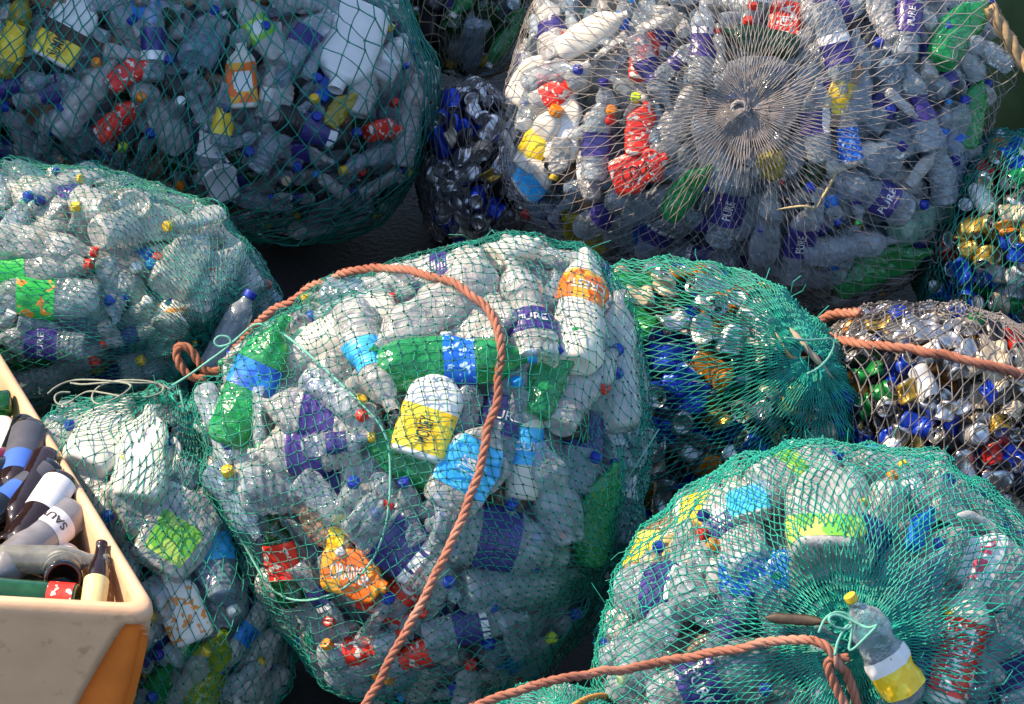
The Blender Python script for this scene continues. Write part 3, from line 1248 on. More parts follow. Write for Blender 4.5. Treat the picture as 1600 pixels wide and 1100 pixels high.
BL = Bag('L', (865, 1190), 8.35, [(1010, 1190), (975, 1110), (920, 1075), (850, 1068), (780, 1085), (735, 1130), (715, 1190), (780, 1260), (900, 1280), (980, 1250)], .22)


def H(bag, L):
    for e in L:
        px, py, key, cr, ang = e[:5]
        put(bag, px, py, key, cr, ang, **(e[5] if len(e) > 5 else {}))


def C(bag, L):
    """bottles that show mostly by their cap: (px, py, cap, direction, tilt, type, body)"""
    for e in L:
        px, py, cap, ang, tilt = e[:5]
        key = e[5] if len(e) > 5 else ('SM', 'W', 'S')[rng.integers(3)]
        body = e[6] if len(e) > 6 else 'clear'
        put(bag, px, py, key, int(rng.choice([1, 2, 3, 4])), ang, tilt=tilt, cap=cap, body=body, at='c', off=e[7] if len(e) > 7 else -.006, sc=.85)


D = dict
# ---- the bag in the middle
H(BI, [
    (745, 985, 'W', 1, 14, D(sc=.78, body='clear', lab=LB('navy', .30, .62, 330, None, 'w', 'end'))),
    (640, 1040, 'SM', 2, 200, D(sc=.95, body='clear', cap='orange', lab=LB('red', .22, .60))),
    (825, 925, 'WB', 0, 8, D(sc=.80, body='clear')),
    (885, 905, 'T', 1, 70, D(sc=.75, body='frosty', cap='white', lab=LB('white', .2, .6))),
    (800, 1035, 'SM', 1, 150, D(sc=.95, body='bluish', cap='blue', lab=LB('blue', .3, .62))),
    (452, 772, 'WB', 0, 4, D(sc=.95, body='clear', lab=LB('navy', .40, .64, 330, None, 'w', 'side'), tilt=-6)),
    (553, 902, 'C', 3, -8, D(sc=.62, body='orange', lab=LB('orange', .10, .76, 160, 'ORANGE', 'w', None, 'a', .42))),
    (462, 703, 'WB', 1, 188, D(sc=.74, body='frosty', lab=LB('purple', .36, .66), tilt=-10)),
    (672, 640, 'C', 0, 72, D(sc=.78, body='white', lab=LB('yellow', .06, .52, 150, 'HONEY', 'd', None, 'a', .13), roll=0)),
    (712, 555, 'S', 4, 4, D(body='green', cap='sky', lab=LB('bluespeck', .42, .62))),
    (380, 585, 'S', 1, 66, D(sc=.95, body='green', lab=LB('blue', .42, .62))),
    (868, 578, 'S', 3, 75, D(sc=.70, body='green')),
    (832, 470, 'WB', 2, 98, D(sc=.88, body='frosty', lab=LB('purple', .24, .46, 330, 'PURE', 'w', None, 'c', .28))),
    (925, 470, 'S', 4, 84, D(sc=1.05, body='milky', lab=LB('orange', .50, .74, 340, 'CREST', 'w', None, 'c', .36, True))),
    (492, 490, 'S', 0, 205, D(sc=1.0, body='milky')),
    (585, 480, 'WB', 1, 95, D(sc=.85, body='frosty', tilt=-35)),
    (568, 550, 'W', 2, -72, D(sc=1.0, body='frosty', lab=L_SKY)),
    (668, 470, 'S', 4, 215, D(sc=1.0, body='frosty', cap='green')),
    (728, 465, 'J', 1, 150, D(sc=.85, body='frosty')),
    (752, 402, 'W', 4, 172, D(sc=1.1, body='frosty', lab=LB('navy', .36, .60))),
    (660, 415, 'W', 1, 192, D(sc=.95, body='frosty', lab=LB('navy', .30, .44))),
    (806, 378, 'T', 4, 20, D(sc=.65, body='milky')),
    (480, 645, 'WB', 1, 172, D(sc=.80, body='frosty', lab=L_PURPLE, tilt=-12)),
    (470, 590, 'WB', 4, 62, D(sc=.80, body='frosty', lab=L_PURPLE)),
    (738, 726, 'J', 1, 62, D(sc=.82, body='frosty', lab=LB('sky', .22, .74, 120, 'CAPE', 'w', None, 'a', .12))),
    (655, 722, 'S', 3, 172, D(sc=.9, body='green', cap='blue')),
    (797, 645, 'W', 1, 78, D(sc=.95, body='clear', cap='blue', lab=LB('navy', .34, .64, 330, 'PURE', 'w', None, 'c', .30))),
    (838, 690, 'SM', 0, 86, D(sc=1.15, body='milky', lab=LB('sky', .30, .62, 330, 'CUK', 'w', None, 'c', .3))),
    (903, 640, 'C', 0, -52, D(sc=.60, body='black', lab=LB('black', .12, .74, 150, 'K', 'r', None, 'c', .6))),
    (922, 600, 'W', 3, 62, D(sc=.9, body='frosty', cap='blue')),
    (885, 700, 'S', 4, -50, D(sc=.9, body='clear')),
    (560, 702, 'J', 4, 96, D(sc=.85, body='frosty')),
    (948, 665, 'W', 1, 84, D(sc=1, body='clear', lab=L_NAVY)),
    (975, 560, 'S', 3, 100, D(sc=1, body='frosty')),
    (820, 600, 'SM', 1, 110, D(sc=1, body='frosty')),
    (640, 515, 'W', 2, 60, D(sc=.9, body='frosty', lab=LB('navy', .36, .52))),
    (452, 535, 'J', 3, 40, D(sc=.7, body='frosty', off=.09)),
    (635, 868, 'WB', 1, -38, D(sc=.88, body='clear', lab=LB('navy', .28, .62, 330, None, 'w', 'end'))),
    (492, 832, 'J', 3, 165, D(sc=.62, body='peach', off=.03, lab=LB('yellow', .12, .40, 140))),
    (648, 915, 'SM', 2, 48, D(sc=1, body='clear', lab=LB('red', .22, .66, 330, 'C', 'w', None, 'c', .5))),
    (785, 848, 'WB', 1, -12, D(sc=.95, body='clear', lab=L_NAVY)),
    (810, 818, 'T', 4, 80, D(sc=.9, body='peach', cap='blue')),
    (600, 975, 'SM', 3, -22, D(sc=1.1, body='clear', cap='red', lab=LB('red', .18, .72))),
    (568, 1030, 'SM', 2, 10, D(sc=1.1, body='clear', lab=LB('red', .30, .66))),
    (790, 945, 'WB', 4, 5, D(sc=1, body='clear')),
    (945, 805, 'S', 3, 85, D(sc=.75, body='green')),
    (720, 1000, 'WB', 3, 20, D(sc=.9, body='clear', lab=L_NAVY)),
    (575, 835, 'S', 4, 80, D(sc=.95, body='clear', cap='blue')),
    (690, 855, 'S', 1, 92, D(sc=1, body='clear', cap='blue')),
    (740, 800, 'W', 3, 40, D(sc=1, body='frosty')),
    (880, 770, 'T', 2, 100, D(sc=1, body='clear')),
    (930, 750, 'W', 4, 60, D(sc=1, body='clear')),
    (345, 700, 'SM', 4, 100, D(sc=1, body='frosty')),
    (385, 740, 'S', 2, 60, D(sc=.7, body='frosty', off=.05)),
    (360, 790, 'SM', 1, -50, D(sc=1, body='bluish')),
    (430, 880, 'SM', 1, 105, D(sc=1, body='darkgreen', lab=LB('red', .3, .7))),
    (720, 1050, 'S', 4, 170, D(sc=.9, body='clear')),
    (860, 1000, 'S', 2, 40, D(sc=.9, body='clear')),
    (920, 940, 'W', 3, 60, D(sc=.9, body='clear')),
    (470, 980, 'W', 3, 120, D(sc=.9, body='clear')),
    (620, 790, 'T', 4, 60, D(sc=.9, body='clear')),
])
C(BI, [
    (552, 610, 'yellow', 80, 25, 'SM', 'frosty'), (573, 648, 'red', -30, 30, 'SM'), (352, 733, 'yellow', 110, 40), (346, 702, 'blue', -70, 40), (568, 790, 'blue', 100, 45),
    (593, 790, 'red', 60, 55), (668, 754, 'sky', 80, 40), (639, 750, 'blue', 95, 40), (690, 800, 'blue', 70, 45), (811, 790, 'blue', 60, 45), (720, 866, 'blue', 20, 45),
    (891, 833, 'red', 70, 30, 'SM'), (891, 874, 'lime', -70, 30, 'SM'), (666, 955, 'red', 40, 50), (609, 1068, 'orange', -50, 40), (872, 540, 'blue', 80, 40, 'SM', 'frosty'),
    (924, 555, 'blue', 60, 40, 'SM', 'frosty'), (808, 592, 'sky', 100, 30), (838, 835, 'blue', 60, 40), (490, 975, 'red', 150, 40), (432, 995, 'yellow', 170, 40), (948, 603, 'red', 60, 30, 'SM'),
    (966, 575, 'blue', 60, 30, 'SM'), (950, 715, 'blue', 60, 40), (640, 998, 'red', 30, 40), (830, 1055, 'red', -40, 40), (425, 880, 'red', 110, 40), (560, 748, 'blue', 70, 50), (702, 905, 'blue', 60, 50, 'SM', 'clear', -.02), (768, 950, 'blue', 120, 50, 'SM', 'clear', -.02), (848, 885, 'navy', 60, 50, 'SM', 'clear', -.02),
    (905, 960, 'blue', 30, 40, 'SM', 'clear', -.02), (735, 1030, 'red', 80, 45, 'SM', 'clear', -.02), (520, 1000, 'orange', 120, 45, 'SM', 'clear', -.02), (860, 990, 'lime', 40, 40, 'SM', 'clear', -.02), (610, 930, 'blue', 60, 50, 'SM', 'clear', -.02),
])
# ---- the grey net, upper right
H(BD, [
    (928, 215, 'W', 1, 86, D(sc=.72, lab=LB('navy', .28, .56))),
    (1012, 112, 'W', 2, -70, D(sc=.70, lab=L_NAVY)),
    (1098, 62, 'W', 4, 88, D(sc=.72, lab=LB('navy', .30, .66, 330, None, 'w', 'end'))),
    (1308, 72, 'W', 1, -76, D(sc=.80, lab=LB('navy', .36, .70, 330, None, 'w', 'base'))),
    (1428, 18, 'W', 0, 82, D(sc=.80, lab=LB('purple', .26, .62, 330, 'PURE', 'w', None, 'a', .34))),
    (1278, 188, 'W', 3, 100, D(sc=.75, lab=L_NAVYS)),
    (1140, 325, 'W', 1, 76, D(sc=.80, lab=LB('navy', .26, .66, 330, 'PURE', 'w', None, 'a', .34))),
    (1368, 305, 'WB', 2, 152, D(sc=.72, lab=LB('navy', .22, .46, 330, 'PURE', 'w', None, 'c', .36))),
    (1252, 385, 'W', 1, 84, D(sc=.80, lab=LB('navy', .34, .70, 330, 'PURE', 'w', None, 'a', .34))),
    (1310, 345, 'WB', 4, 216, D(sc=.75, lab=LB('navy', .62, .76))),
    (1032, 382, 'W', 3, 60, D(sc=.75, lab=L_NAVYB)),
    (1085, 410, 'W', 2, 165, D(sc=.75, lab=L_NAVYB)),
    (945, 340, 'W', 2, 35, D(sc=.80, lab=L_NAVY)),
    (1448, 165, 'W', 2, 100, D(sc=.78, lab=L_PURPLE)),
    (1412, 140, 'W', 4, 60, D(sc=.78, lab=LB('navy', .2, .4))),
    (1508, 42, 'S', 3, 60, D(sc=.85, body='green', cap='blue')),
    (1530, 175, 'S', 1, 80, D(sc=.60, body='green')),
    (1470, 345, 'S', 2, 25, D(sc=.85, body='teal', cap='blue', lab=LB('greenor', .62, .66))),
    (1382, 425, 'S', 3, 30, D(sc=.85, body='green')),
    (1268, 300, 'SM', 2, 250, D(sc=.85, body='darkgreen', cap='navy')),
    (1072, 300, 'S', 3, 60, D(sc=.60, body='green')),
    (1190, 60, 'S', 1, 170, D(sc=.60, body='darkgreen')),
    (1000, 75, 'T', 3, 80, D(sc=.62, body='red')),
    (872, 130, 'T', 2, 30, D(sc=.85, body='frosty', lab=LB('red', .20, .62))),
    (998, 200, 'T', 3, 85, D(sc=.62, body='red')),
    (1000, 268, 'C', 2, 18, D(sc=.60, body='red', lab=LB('red', .15, .75, 150, 'COLA', 'd', None, 'a', .4))),
    (1230, 18, 'T', 1, 85, D(sc=.75, body='frosty', lab=LB('red', .14, .70, 330, 'COLA', 'w', None, 'a', .4))),
    (836, 215, 'T', 4, 62, D(sc=.78, body='milky', cap='orange', lab=LB('yellow', .20, .56))),
    (1216, 245, 'T', 0, 60, D(sc=.72, body='yellow', tilt=-62)),
    (1320, 148, 'SM', 3, 70, D(sc=.85, body='peach', lab=LB('yellow', .2, .7))),
    (1328, 215, 'T', 4, 100, D(sc=.60, body='frosty', lab=LB('bluespeck', .10, .68))),
    (1345, 245, 'SM', 4, 20, D(sc=.80, body='milky')),
    (830, 278, 'C', 1, 45, D(sc=.55, body='milky', lab=LB('sky', .10, .60, 150))),
    (865, 195, 'J', 4, 80, D(sc=.65, body='milky', lab=LB('white', .2, .6, 140))),
    (822, 118, 'J', 1, 60, D(sc=.60, body='milky', cap='blue')),
    (880, 80, 'SM', 1, 88, D(sc=.80, body='milky', cap='red')),
    (850, 40, 'S', 4, 100, D(sc=.7, body='frosty', lab=LB('navy', .4, .6))),
    (940, 90, 'S', 3, 20, D(sc=.7, body='frosty')),
    (920, 45, 'S', 1, 30, D(sc=.65, body='milky')),
    (960, 20, 'SM', 2, 60, D(sc=.8, body='clear', lab=L_BLUE)),
    (1430, 75, 'W', 0, 60, D(sc=.8, tilt=-60, body='bluish')),
    (1510, 250, 'W', 1, 80, D(sc=.7, body='bluish', lab=LB('blue', .7, .8))),
    (1345, 115, 'S', 4, 90, D(sc=.7, body='clear')),
    (1400, 100, 'S', 0, 60, D(sc=.8, tilt=60, body='clear', cap='white')),
    (1420, 230, 'W', 3, 40, D(sc=.8, body='clear')),
    (1480, 250, 'W', 2, 100, D(sc=.8, body='clear')),
    (1370, 185, 'S', 2, 0, D(sc=.7, body='clear')),
    (1440, 290, 'W', 4, -30, D(sc=.8, body='frosty')),
    (1330, 395, 'W', 4, 10, D(sc=.8, body='clear')),
    (1200, 360, 'S', 2, 80, D(sc=.7, body='clear')),
    (870, 305, 'S', 4, 140, D(sc=.7, body='peach')),
    (930, 290, 'W', 1, 90, D(sc=.75, body='bluish')),
    (1010, 340, 'S', 4, 20, D(sc=.75, body='clear')),
    (905, 372, 'T', 3, 150, D(sc=.7, body='yellow')),
    (1250, 440, 'S', 4, 170, D(sc=.75, body='clear')),
    (1110, 230, 'S', 4, 110, D(sc=.7, body='clear')),
    (1180, 110, 'S', 3, 20, D(sc=.7, body='clear')),
    (1060, 180, 'S', 4, 60, D(sc=.7, body='frosty')),
    (1250, 140, 'W', 4, 60, D(sc=.7, body='clear')),
])
C(BD, [
    (815, 340, 'red', 230, 20, 'SM'), (955, 187, 'red', 20, 50, 'SM'), (993, 150, 'lime', 90, 50, 'SM'), (908, 95, 'blue', 20, 30, 'SM'), (949, 125, 'navy', 90, 30, 'SM'),
    (1180, 358, 'blue', 100, 50, 'SM'), (1168, 394, 'blue', 200, 50, 'SM'), (1452, 395, 'blue', 20, 40, 'SM'), (1375, 62, 'blue', 80, 40, 'SM'), (1487, 33, 'blue', 120, 30, 'SM'),
    (1502, 50, 'navy', 150, 30, 'SM'), (1507, 150, 'blue', 80, 20, 'SM'), (1518, 208, 'blue', 110, 40, 'SM'), (1396, 168, 'blue', 30, 30, 'SM'), (1410, 222, 'navy', 60, 30, 'SM'), (1420, 245, 'white', 0, 60, 'SM'),
    (1185, 6, 'red', 70, 30, 'SM'), (1498, 258, 'navy', -90, 30, 'SM'), (1262, 290, 'blue', 60, 50, 'SM'), (1452, 308, 'blue', 10, 30, 'SM'), (955, 170, 'orange', 60, 50, 'SM'), (880, 48, 'red', 90, 20, 'SM'), (1170, 28, 'red', 80, 40, 'SM'),
])
# ---- the shaded coarse net, upper left
H(BA, [
    (105, 38, 'C', 0, 62, D(sc=.78, body='white', lab=LB('yellow', .04, .48, 150, 'SUMMER', 'd', 'top', 'a', .22))),
    (18, 50, 'S', 2, 70, D(sc=.75, body='yellow', lab=LB('yellow', .2, .6))),
    (238, 58, 'W', 0, 90, D(sc=.72, body='clear', lab=LB('navy', .24, .62, 330, None, 'w', 'base'))),
    (228, 12, 'SM', 1, 10, D(sc=.9, body='clear', lab=LB('blue', .3, .7))),
    (378, 118, 'T', 1, 95, D(sc=.72, body='milky', lab=LB('orange', .08, .70, 330, None, 'w', 'logo'))),
    (556, 70, 'C', 0, 252, D(sc=.98, body='white')),
    (526, 132, 'T', 3, 60, D(sc=.42, body='blue')),
    (182, 190, 'T', 4, 40, D(sc=.60, body='red')),
    (70, 85, 'SM', 2, 30, D(sc=1, body='black')),
    (482, 55, 'W', 3, 60, D(sc=.7, body='clear', lab=L_NAVY)),
    (402, 38, 'S', 1, 125, D(sc=.62, body='frosty', lab=LB('lime', .30, .60, 330, None, 'w', 'logo'))),
    (535, 172, 'T', 3, 60, D(sc=.5, body='yellow')),
    (605, 52, 'W', 1, 10, D(sc=.72, body='frosty', lab=L_PURPLE)),
    (500, 205, 'W', 1, -16, D(sc=.8, body='black', lab=LB('navy', .3, .7, 330, None, 'w', 'end'))),
    (345, 285, 'C', 3, 110, D(sc=.5, body='white')),
    (604, 205, 'T', 3, 20, D(sc=.5, body='red')),
    (350, 180, 'SM', 2, 80, D(sc=.8, body='clear', lab=LB('yellow', .2, .6))),
    (18, 135, 'W', 2, 0, D(sc=.75, body='clear', lab=L_NAVY)),
    (75, 148, 'W', 3, 20, D(sc=.75, body='clear', lab=L_NAVY)),
    (95, 190, 'W', 1, 110, D(sc=.8, body='bluish')),
    (250, 118, 'W', 4, 150, D(sc=.8, body='black')),
    (330, 40, 'WB', 0, 70, D(sc=.8, body='bluish', tilt=-50)),
    (200, 115, 'T', 3, 40, D(sc=.55, body='red')),
    (300, 160, 'SM', 2, 10, D(sc=.9, body='peach', cap='white')),
    (620, 90, 'T', 4, 60, D(sc=.8, body='frosty')),
    (440, 110, 'W', 4, 90, D(sc=.85, body='frosty')),
    (290, 80, 'W', 2, 80, D(sc=.8, body='frosty')),
    (190, 45, 'W', 4, 110, D(sc=.8, body='frosty')),
    (150, 110, 'T', 4, 40, D(sc=.8, body='frosty')),
    (30, 205, 'T', 4, 70, D(sc=.8, body='peach')),
    (130, 155, 'S', 4, 50, D(sc=.75, body='frosty')),
    (420, 160, 'S', 4, 80, D(sc=.8, body='clear')),
    (240, 180, 'S', 2, 120, D(sc=.8, body='frosty')),
    (650, 190, 'W', 4, 80, D(sc=.8, body='frosty')),
    (580, 110, 'W', 4, 80, D(sc=.8, body='frosty')),
    (330, 230, 'W', 4, 80, D(sc=.8, body='clear', lab=L_WHITE)),
    (440, 215, 'W', 3, 60, D(sc=.8, body='clear')),
])
C(BA, [
    (325, 4, 'blue', 80, 30, 'SM'), (277, 90, 'blue', 80, 55, 'SM'), (315, 105, 'black', 60, 40, 'SM'), (421, 38, 'blue', 60, 50, 'SM'), (623, 160, 'red', 60, 50, 'SM'), (664, 163, 'red', 20, 50, 'SM'),
    (490, 175, 'blue', 80, 60, 'SM'), (491, 152, 'yellow', 100, 50, 'SM'), (561, 205, 'blue', 40, 40, 'SM'), (192, 230, 'lime', 60, 60, 'SM'), (390, 237, 'blue', 60, 60, 'SM'), (478, 267, 'blue', -40, 50, 'SM'),
    (533, 262, 'yellow', 200, 40, 'SM'), (562, 265, 'red', 20, 50, 'SM'), (448, 285, 'tan', -60, 70, 'SM'), (162, 92, 'orange', 80, 50, 'SM'), (182, 110, 'blue', 60, 50, 'SM'), (275, 155, 'white', 60, 65, 'SM'),
    (632, 95, 'blue', 60, 30, 'SM'), (606, 110, 'sky', 60, 40, 'SM'), (280, 295, 'orange', -90, 40, 'SM'), (5, 165, 'blue', 120, 40, 'SM'), (240, 205, 'blue', 60, 50, 'SM'), (225, 148, 'orange', 60, 50, 'SM'), (497, 120, 'blue', 60, 50, 'SM'),
    (90, 168, 'blue', 60, 50, 'SM'), (355, 168, 'navy', 60, 50, 'SM'), (612, 38, 'yellow', 60, 30, 'SM'),
])
# ---- the fine net behind the tub
H(BH, [
    (42, 420, 'S', 0, 4, D(sc=.95, body='frosty', cap='green', lab=LB('greenor', .20, .48, 330, None, 'w', None))),
    (60, 380, 'S', 4, -6, D(sc=.80, body='frosty', cap='red')),
    (62, 464, 'S', 1, 178, D(sc=.85, body='clear', lab=LB('greenor', .38, .70))),
    (58, 541, 'W', 1, 176, D(sc=.75, body='clear', lab=LB('purple', .30, .64, 330, 'PURE', 'w', None, 'c', .5))),
    (212, 300, 'WB', 0, 240, D(sc=.75, body='frosty', tilt=-55)),
    (100, 290, 'W', 2, 160, D(sc=.9, body='frosty', lab=LB('navy', .38, .62))),
    (60, 285, 'T', 4, 150, D(sc=.8, body='frosty', lab=LB('sky', .4, .6))),
    (120, 345, 'W', 2, 30, D(sc=1, body='frosty')),
    (40, 330, 'W', 4, 130, D(sc=1, body='frosty')),
    (230, 340, 'W', 3, 20, D(sc=1, body='frosty')),
    (170, 380, 'W', 2, 20, D(sc=1, body='frosty')),
    (290, 345, 'W', 4, -30, D(sc=.9, body='frosty', lab=LB('navy', .7, .85))),
    (150, 290, 'S', 4, 20, D(sc=.9, body='frosty')),
    (110, 440, 'W', 1, -30, D(sc=.9, body='frosty', lab=LB('navy', .4, .7))),
    (220, 410, 'S', 4, 30, D(sc=.9, body='frosty', lab=LB('blue', .6, .7))),
    (300, 400, 'J', 4, 60, D(sc=.8, body='frosty')),
    (340, 430, 'S', 3, 70, D(sc=.8, body='frosty')),
    (380, 400, 'SM', 4, 120, D(sc=.9, body='frosty')),
    (310, 460, 'WB', 0, 60, D(sc=.7, body='frosty', tilt=-40, lab=LB('fruit', .1, .3))),
    (230, 480, 'W', 2, 120, D(sc=.9, body='frosty', cap='white')),
    (350, 515, 'SM', 0, 62, D(sc=1, body='clear', cap='blue', out=True, off=-.05)),
    (150, 520, 'J', 3, 10, D(sc=.95, body='bluish')),
    (100, 480, 'S', 4, 20, D(sc=.9, body='clear')),
    (15, 495, 'W', 4, 20, D(sc=.9, body='bluish')),
    (180, 570, 'W', 4, 15, D(sc=.9, body='clear', lab=LB('greenor', .5, .6))),
    (100, 590, 'W', 2, 20, D(sc=.9, body='clear')),
    (195, 575, 'S', 4, 30, D(sc=.8, body='milky', lab=LB('yellow', .1, .35))),
    (255, 575, 'T', 4, 20, D(sc=.8, body='clear')),
    (260, 520, 'W', 3, 70, D(sc=.8, body='bluish', lab=LB('blue', .4, .6))),
    (330, 335, 'SM', 4, 120, D(sc=.9, body='frosty')),
    (40, 570, 'SM', 2, 0, D(sc=.9, body='darkgreen')),
])
C(BH, [
    (60, 362, 'yellow', 60, 40, 'SM', 'frosty'), (102, 320, 'yellow', 120, 30, 'SM', 'frosty'), (40, 306, 'blue', 200, 40, 'SM', 'frosty'), (62, 303, 'navy', 60, 40, 'SM', 'frosty'),
    (187, 320, 'sky', 60, 50, 'SM', 'frosty'), (233, 408, 'sky', 20, 50, 'SM', 'frosty'), (263, 356, 'yellow', 200, 50, 'SM', 'frosty'), (280, 340, 'navy', 20, 40, 'SM', 'frosty'),
    (206, 412, 'white', 60, 50, 'SM', 'frosty'), (228, 464, 'white', 60, 40, 'SM', 'frosty'), (165, 466, 'blue', 60, 50, 'SM'), (196, 475, 'blue', 200, 50, 'SM'), (380, 402, 'yellow', 60, 40, 'SM', 'frosty'),
    (300, 536, 'yellow', 60, 50, 'SM'), (225, 558, 'yellow', 120, 40, 'SM'), (145, 408, 'red', 0, 20, 'SM', 'frosty'), (255, 403, 'red', 60, 40, 'SM', 'frosty'), (115, 268, 'sky', 60, 30, 'SM', 'frosty'), (130, 274, 'yellow', 20, 30, 'SM', 'frosty'),
    (420, 440, 'red', 60, 30, 'SM', 'frosty'), (340, 420, 'red', 60, 30, 'SM', 'frosty'), (18, 488, 'white', 60, 60, 'SM'), (260, 470, 'navy', 60, 50, 'SM'), (150, 565, 'red', 20, 40, 'SM'),
])
# ---- the net beside the tub
H(BJ, [
    (160, 665, 'J', 1, 62, D(sc=.80, body='milky')),
    (222, 700, 'J', 4, 82, D(sc=.85, body='milky')),
    (150, 712, 'S', 0, 190, D(sc=1, body='milky')),
    (175, 765, 'J', 2, 170, D(sc=1.05, body='frosty')),
    (270, 745, 'J', 4, 30, D(sc=1, body='frosty')),
    (285, 822, 'C', 1, 58, D(sc=.86, body='frosty', lab=LB('lime', .12, .56, 64))),
    (215, 845, 'J', 2, 100, D(sc=1, body='frosty')),
    (282, 950, 'C', 0, 112, D(sc=.62, body='white', lab=LB('fruit', .08, .74, 165))),
    (325, 900, 'WB', 1, 30, D(sc=.85, body='clear', tilt=-35)),
    (205, 728, 'T', 0, 70, D(sc=.55, body='milky', lab=LB('white', .2, .6, 330, 'LO', 'r', None, 'c', .6))),
    (275, 1080, 'S', 2, 60, D(sc=.9, body='green')),
    (320, 1060, 'S', 3, 80, D(sc=.8, body='lime')),
    (350, 1000, 'W', 3, 70, D(sc=1, body='clear')),
    (270, 1020, 'W', 4, 110, D(sc=.9, body='bluish')),
    (290, 1095, 'T', 4, 60, D(sc=.8, body='milky')),
    (345, 850, 'W', 1, 100, D(sc=.8, body='bluish', lab=L_SKY)),
    (110, 690, 'W', 2, 30, D(sc=.9, body='frosty', lab=LB('blue', .4, .6))),
    (120, 640, 'S', 4, 20, D(sc=.9, body='frosty')),
    (345, 950, 'J', 4, 80, D(sc=.9, body='clear')),
])
C(BJ, [(184, 803, 'blue', -40, 30, 'SM', 'frosty'), (194, 708, 'lime', 60, 40, 'SM', 'frosty'), (102, 680, 'blue', 200, 30, 'SM', 'frosty'), (330, 770, 'navy', 60, 30, 'SM', 'bluish'), (240, 1040, 'navy', 200, 30, 'SM'), (325, 1015, 'yellow', 60, 30, 'SM')])
# ---- the front net tied with rope
H(BK, [
    (1372, 1010, 'S', 4, 121, D(sc=.80, body='clear', cap='yellow', lab=LB('yellow', .10, .45, 330, None, 'w', 'top'), off=-.085, tilt=20, out=True)),
    (1290, 775, 'J', 1, 88, D(sc=1.05, body='frosty', lab=LB('lime', .06, .34, 170))),
    (1130, 812, 'WB', 1, 118, D(sc=.80, body='frosty', lab=LB('navy', .40, .66, 330, None, 'w', 'end'))),
    (1192, 888, 'T', 0, 4, D(sc=1.05, body='frosty', lab=LB('bluespeck', .12, .70))),
    (1030, 915, 'WB', 1, 2, D(sc=.85, body='clear', lab=LB('navy', .28, .62, 330, None, 'w', 'end'))),
    (1375, 795, 'WB', 2, 50, D(sc=.8, body='frosty', lab=LB('navy', .12, .40))),
    (1112, 1062, 'WB', 0, 28, D(sc=.90, body='clear', lab=LB('navy', .26, .56, 330, 'PURE', 'w', None, 'c', .36))),
    (1105, 770, 'T', 2, 20, D(sc=.95, body='milky', lab=LB('yellow', .12, .52))),
    (1165, 768, 'C', 3, 100, D(sc=.55, body='frosty', lab=LB('sky', .06, .72, 150))),
    (1510, 1010, 'T', 0, 72, D(sc=1.1, body='milky', lab=LB('red', .10, .70, 200, 'PURELY', 'w', None, 'a', .4))),
    (1560, 950, 'J', 1, 60, D(sc=1.1, body='milky')),
    (1545, 1060, 'J', 3, 120, D(sc=1.0, body='frosty')),
    (1440, 1035, 'W', 2, 65, D(sc=.95, body='clear', lab=L_NAVY)),
    (1592, 1045, 'W', 1, 110, D(sc=.9, body='clear', lab=L_NAVY)),
    (1530, 860, 'J', 2, 150, D(sc=1.0, body='frosty', lab=LB('white', .3, .6, 150, 'CHILL', 'p', None, 'c', .4))),
    (1440, 822, 'SM', 3, 70, D(sc=.55, body='blue', cap='blue')),
    (1180, 740, 'S', 4, 10, D(sc=1, body='frosty')),
    (1250, 715, 'T', 4, 20, D(sc=1, body='frosty', lab=LB('lime', .3, .5))),
    (1350, 725, 'S', 2, -10, D(sc=1, body='frosty')),
    (1420, 755, 'S', 4, -40, D(sc=1, body='frosty')),
    (1480, 780, 'WB', 2, 60, D(sc=.8, body='frosty')),
    (1235, 760, 'J', 0, 60, D(sc=.85, body='frosty', tilt=-55)),
    (1410, 840, 'J', 4, 40, D(sc=.9, body='frosty')),
    (1190, 830, 'WB', 4, 130, D(sc=.8, body='frosty')),
    (1350, 850, 'S', 4, 100, D(sc=.9, body='frosty')),
    (1070, 850, 'J', 4, 60, D(sc=.8, body='frosty')),
    (1100, 900, 'WB', 0, 0, D(sc=.85, body='bluish', tilt=-60)),
    (1060, 990, 'WB', 0, 30, D(sc=.85, body='clear', tilt=-40)),
    (1005, 845, 'T', 3, 65, D(sc=.8, body='peach', lab=LB('yellow', .1, .7))),
    (1000, 1010, 'W', 4, 60, D(sc=.9, body='clear')),
    (1180, 1000, 'W', 4, 160, D(sc=1, body='clear')),
    (1200, 1060, 'S', 4, 20, D(sc=1, body='clear')),
    (1250, 920, 'W', 4, 60, D(sc=.9, body='bluish')),
    (1040, 1070, 'S', 4, 60, D(sc=.9, body='peach')),
    (1480, 900, 'W', 4, 20, D(sc=1, body='frosty')),
    (1420, 930, 'W', 3, 60, D(sc=.9, body='bluish')),
    (1300, 1060, 'S', 4, 100, D(sc=.9, body='clear')),
])
C(BK, [
    (1310, 704, 'blue', 80, 40, 'SM', 'frosty'), (1478, 833, 'blue', 20, 40, 'SM', 'frosty'), (1033, 855, 'blue', 60, 40, 'SM'), (1097, 820, 'navy', 200, 40, 'SM'), (1496, 955, 'yellow', 80, 40, 'SM'),
    (1092, 834, 'red', 200, 30, 'SM'), (1210, 1068, 'blue', 60, 50, 'SM'), (966, 1070, 'lime', 200, 40, 'SM'), (1465, 878, 'navy', 20, 40, 'SM'), (1488, 745, 'blue', 40, 30, 'SM', 'frosty'), (1405, 742, 'orange', 60, 30, 'SM', 'frosty'),
    (1115, 845, 'orange', 60, 30, 'SM'), (1430, 980, 'blue', 60, 40, 'SM'), (1585, 1010, 'navy', 60, 40, 'SM'), (1375, 1100, 'blue', 60, 40, 'SM'), (1505, 1090, 'lime', 60, 40, 'SM'),
])


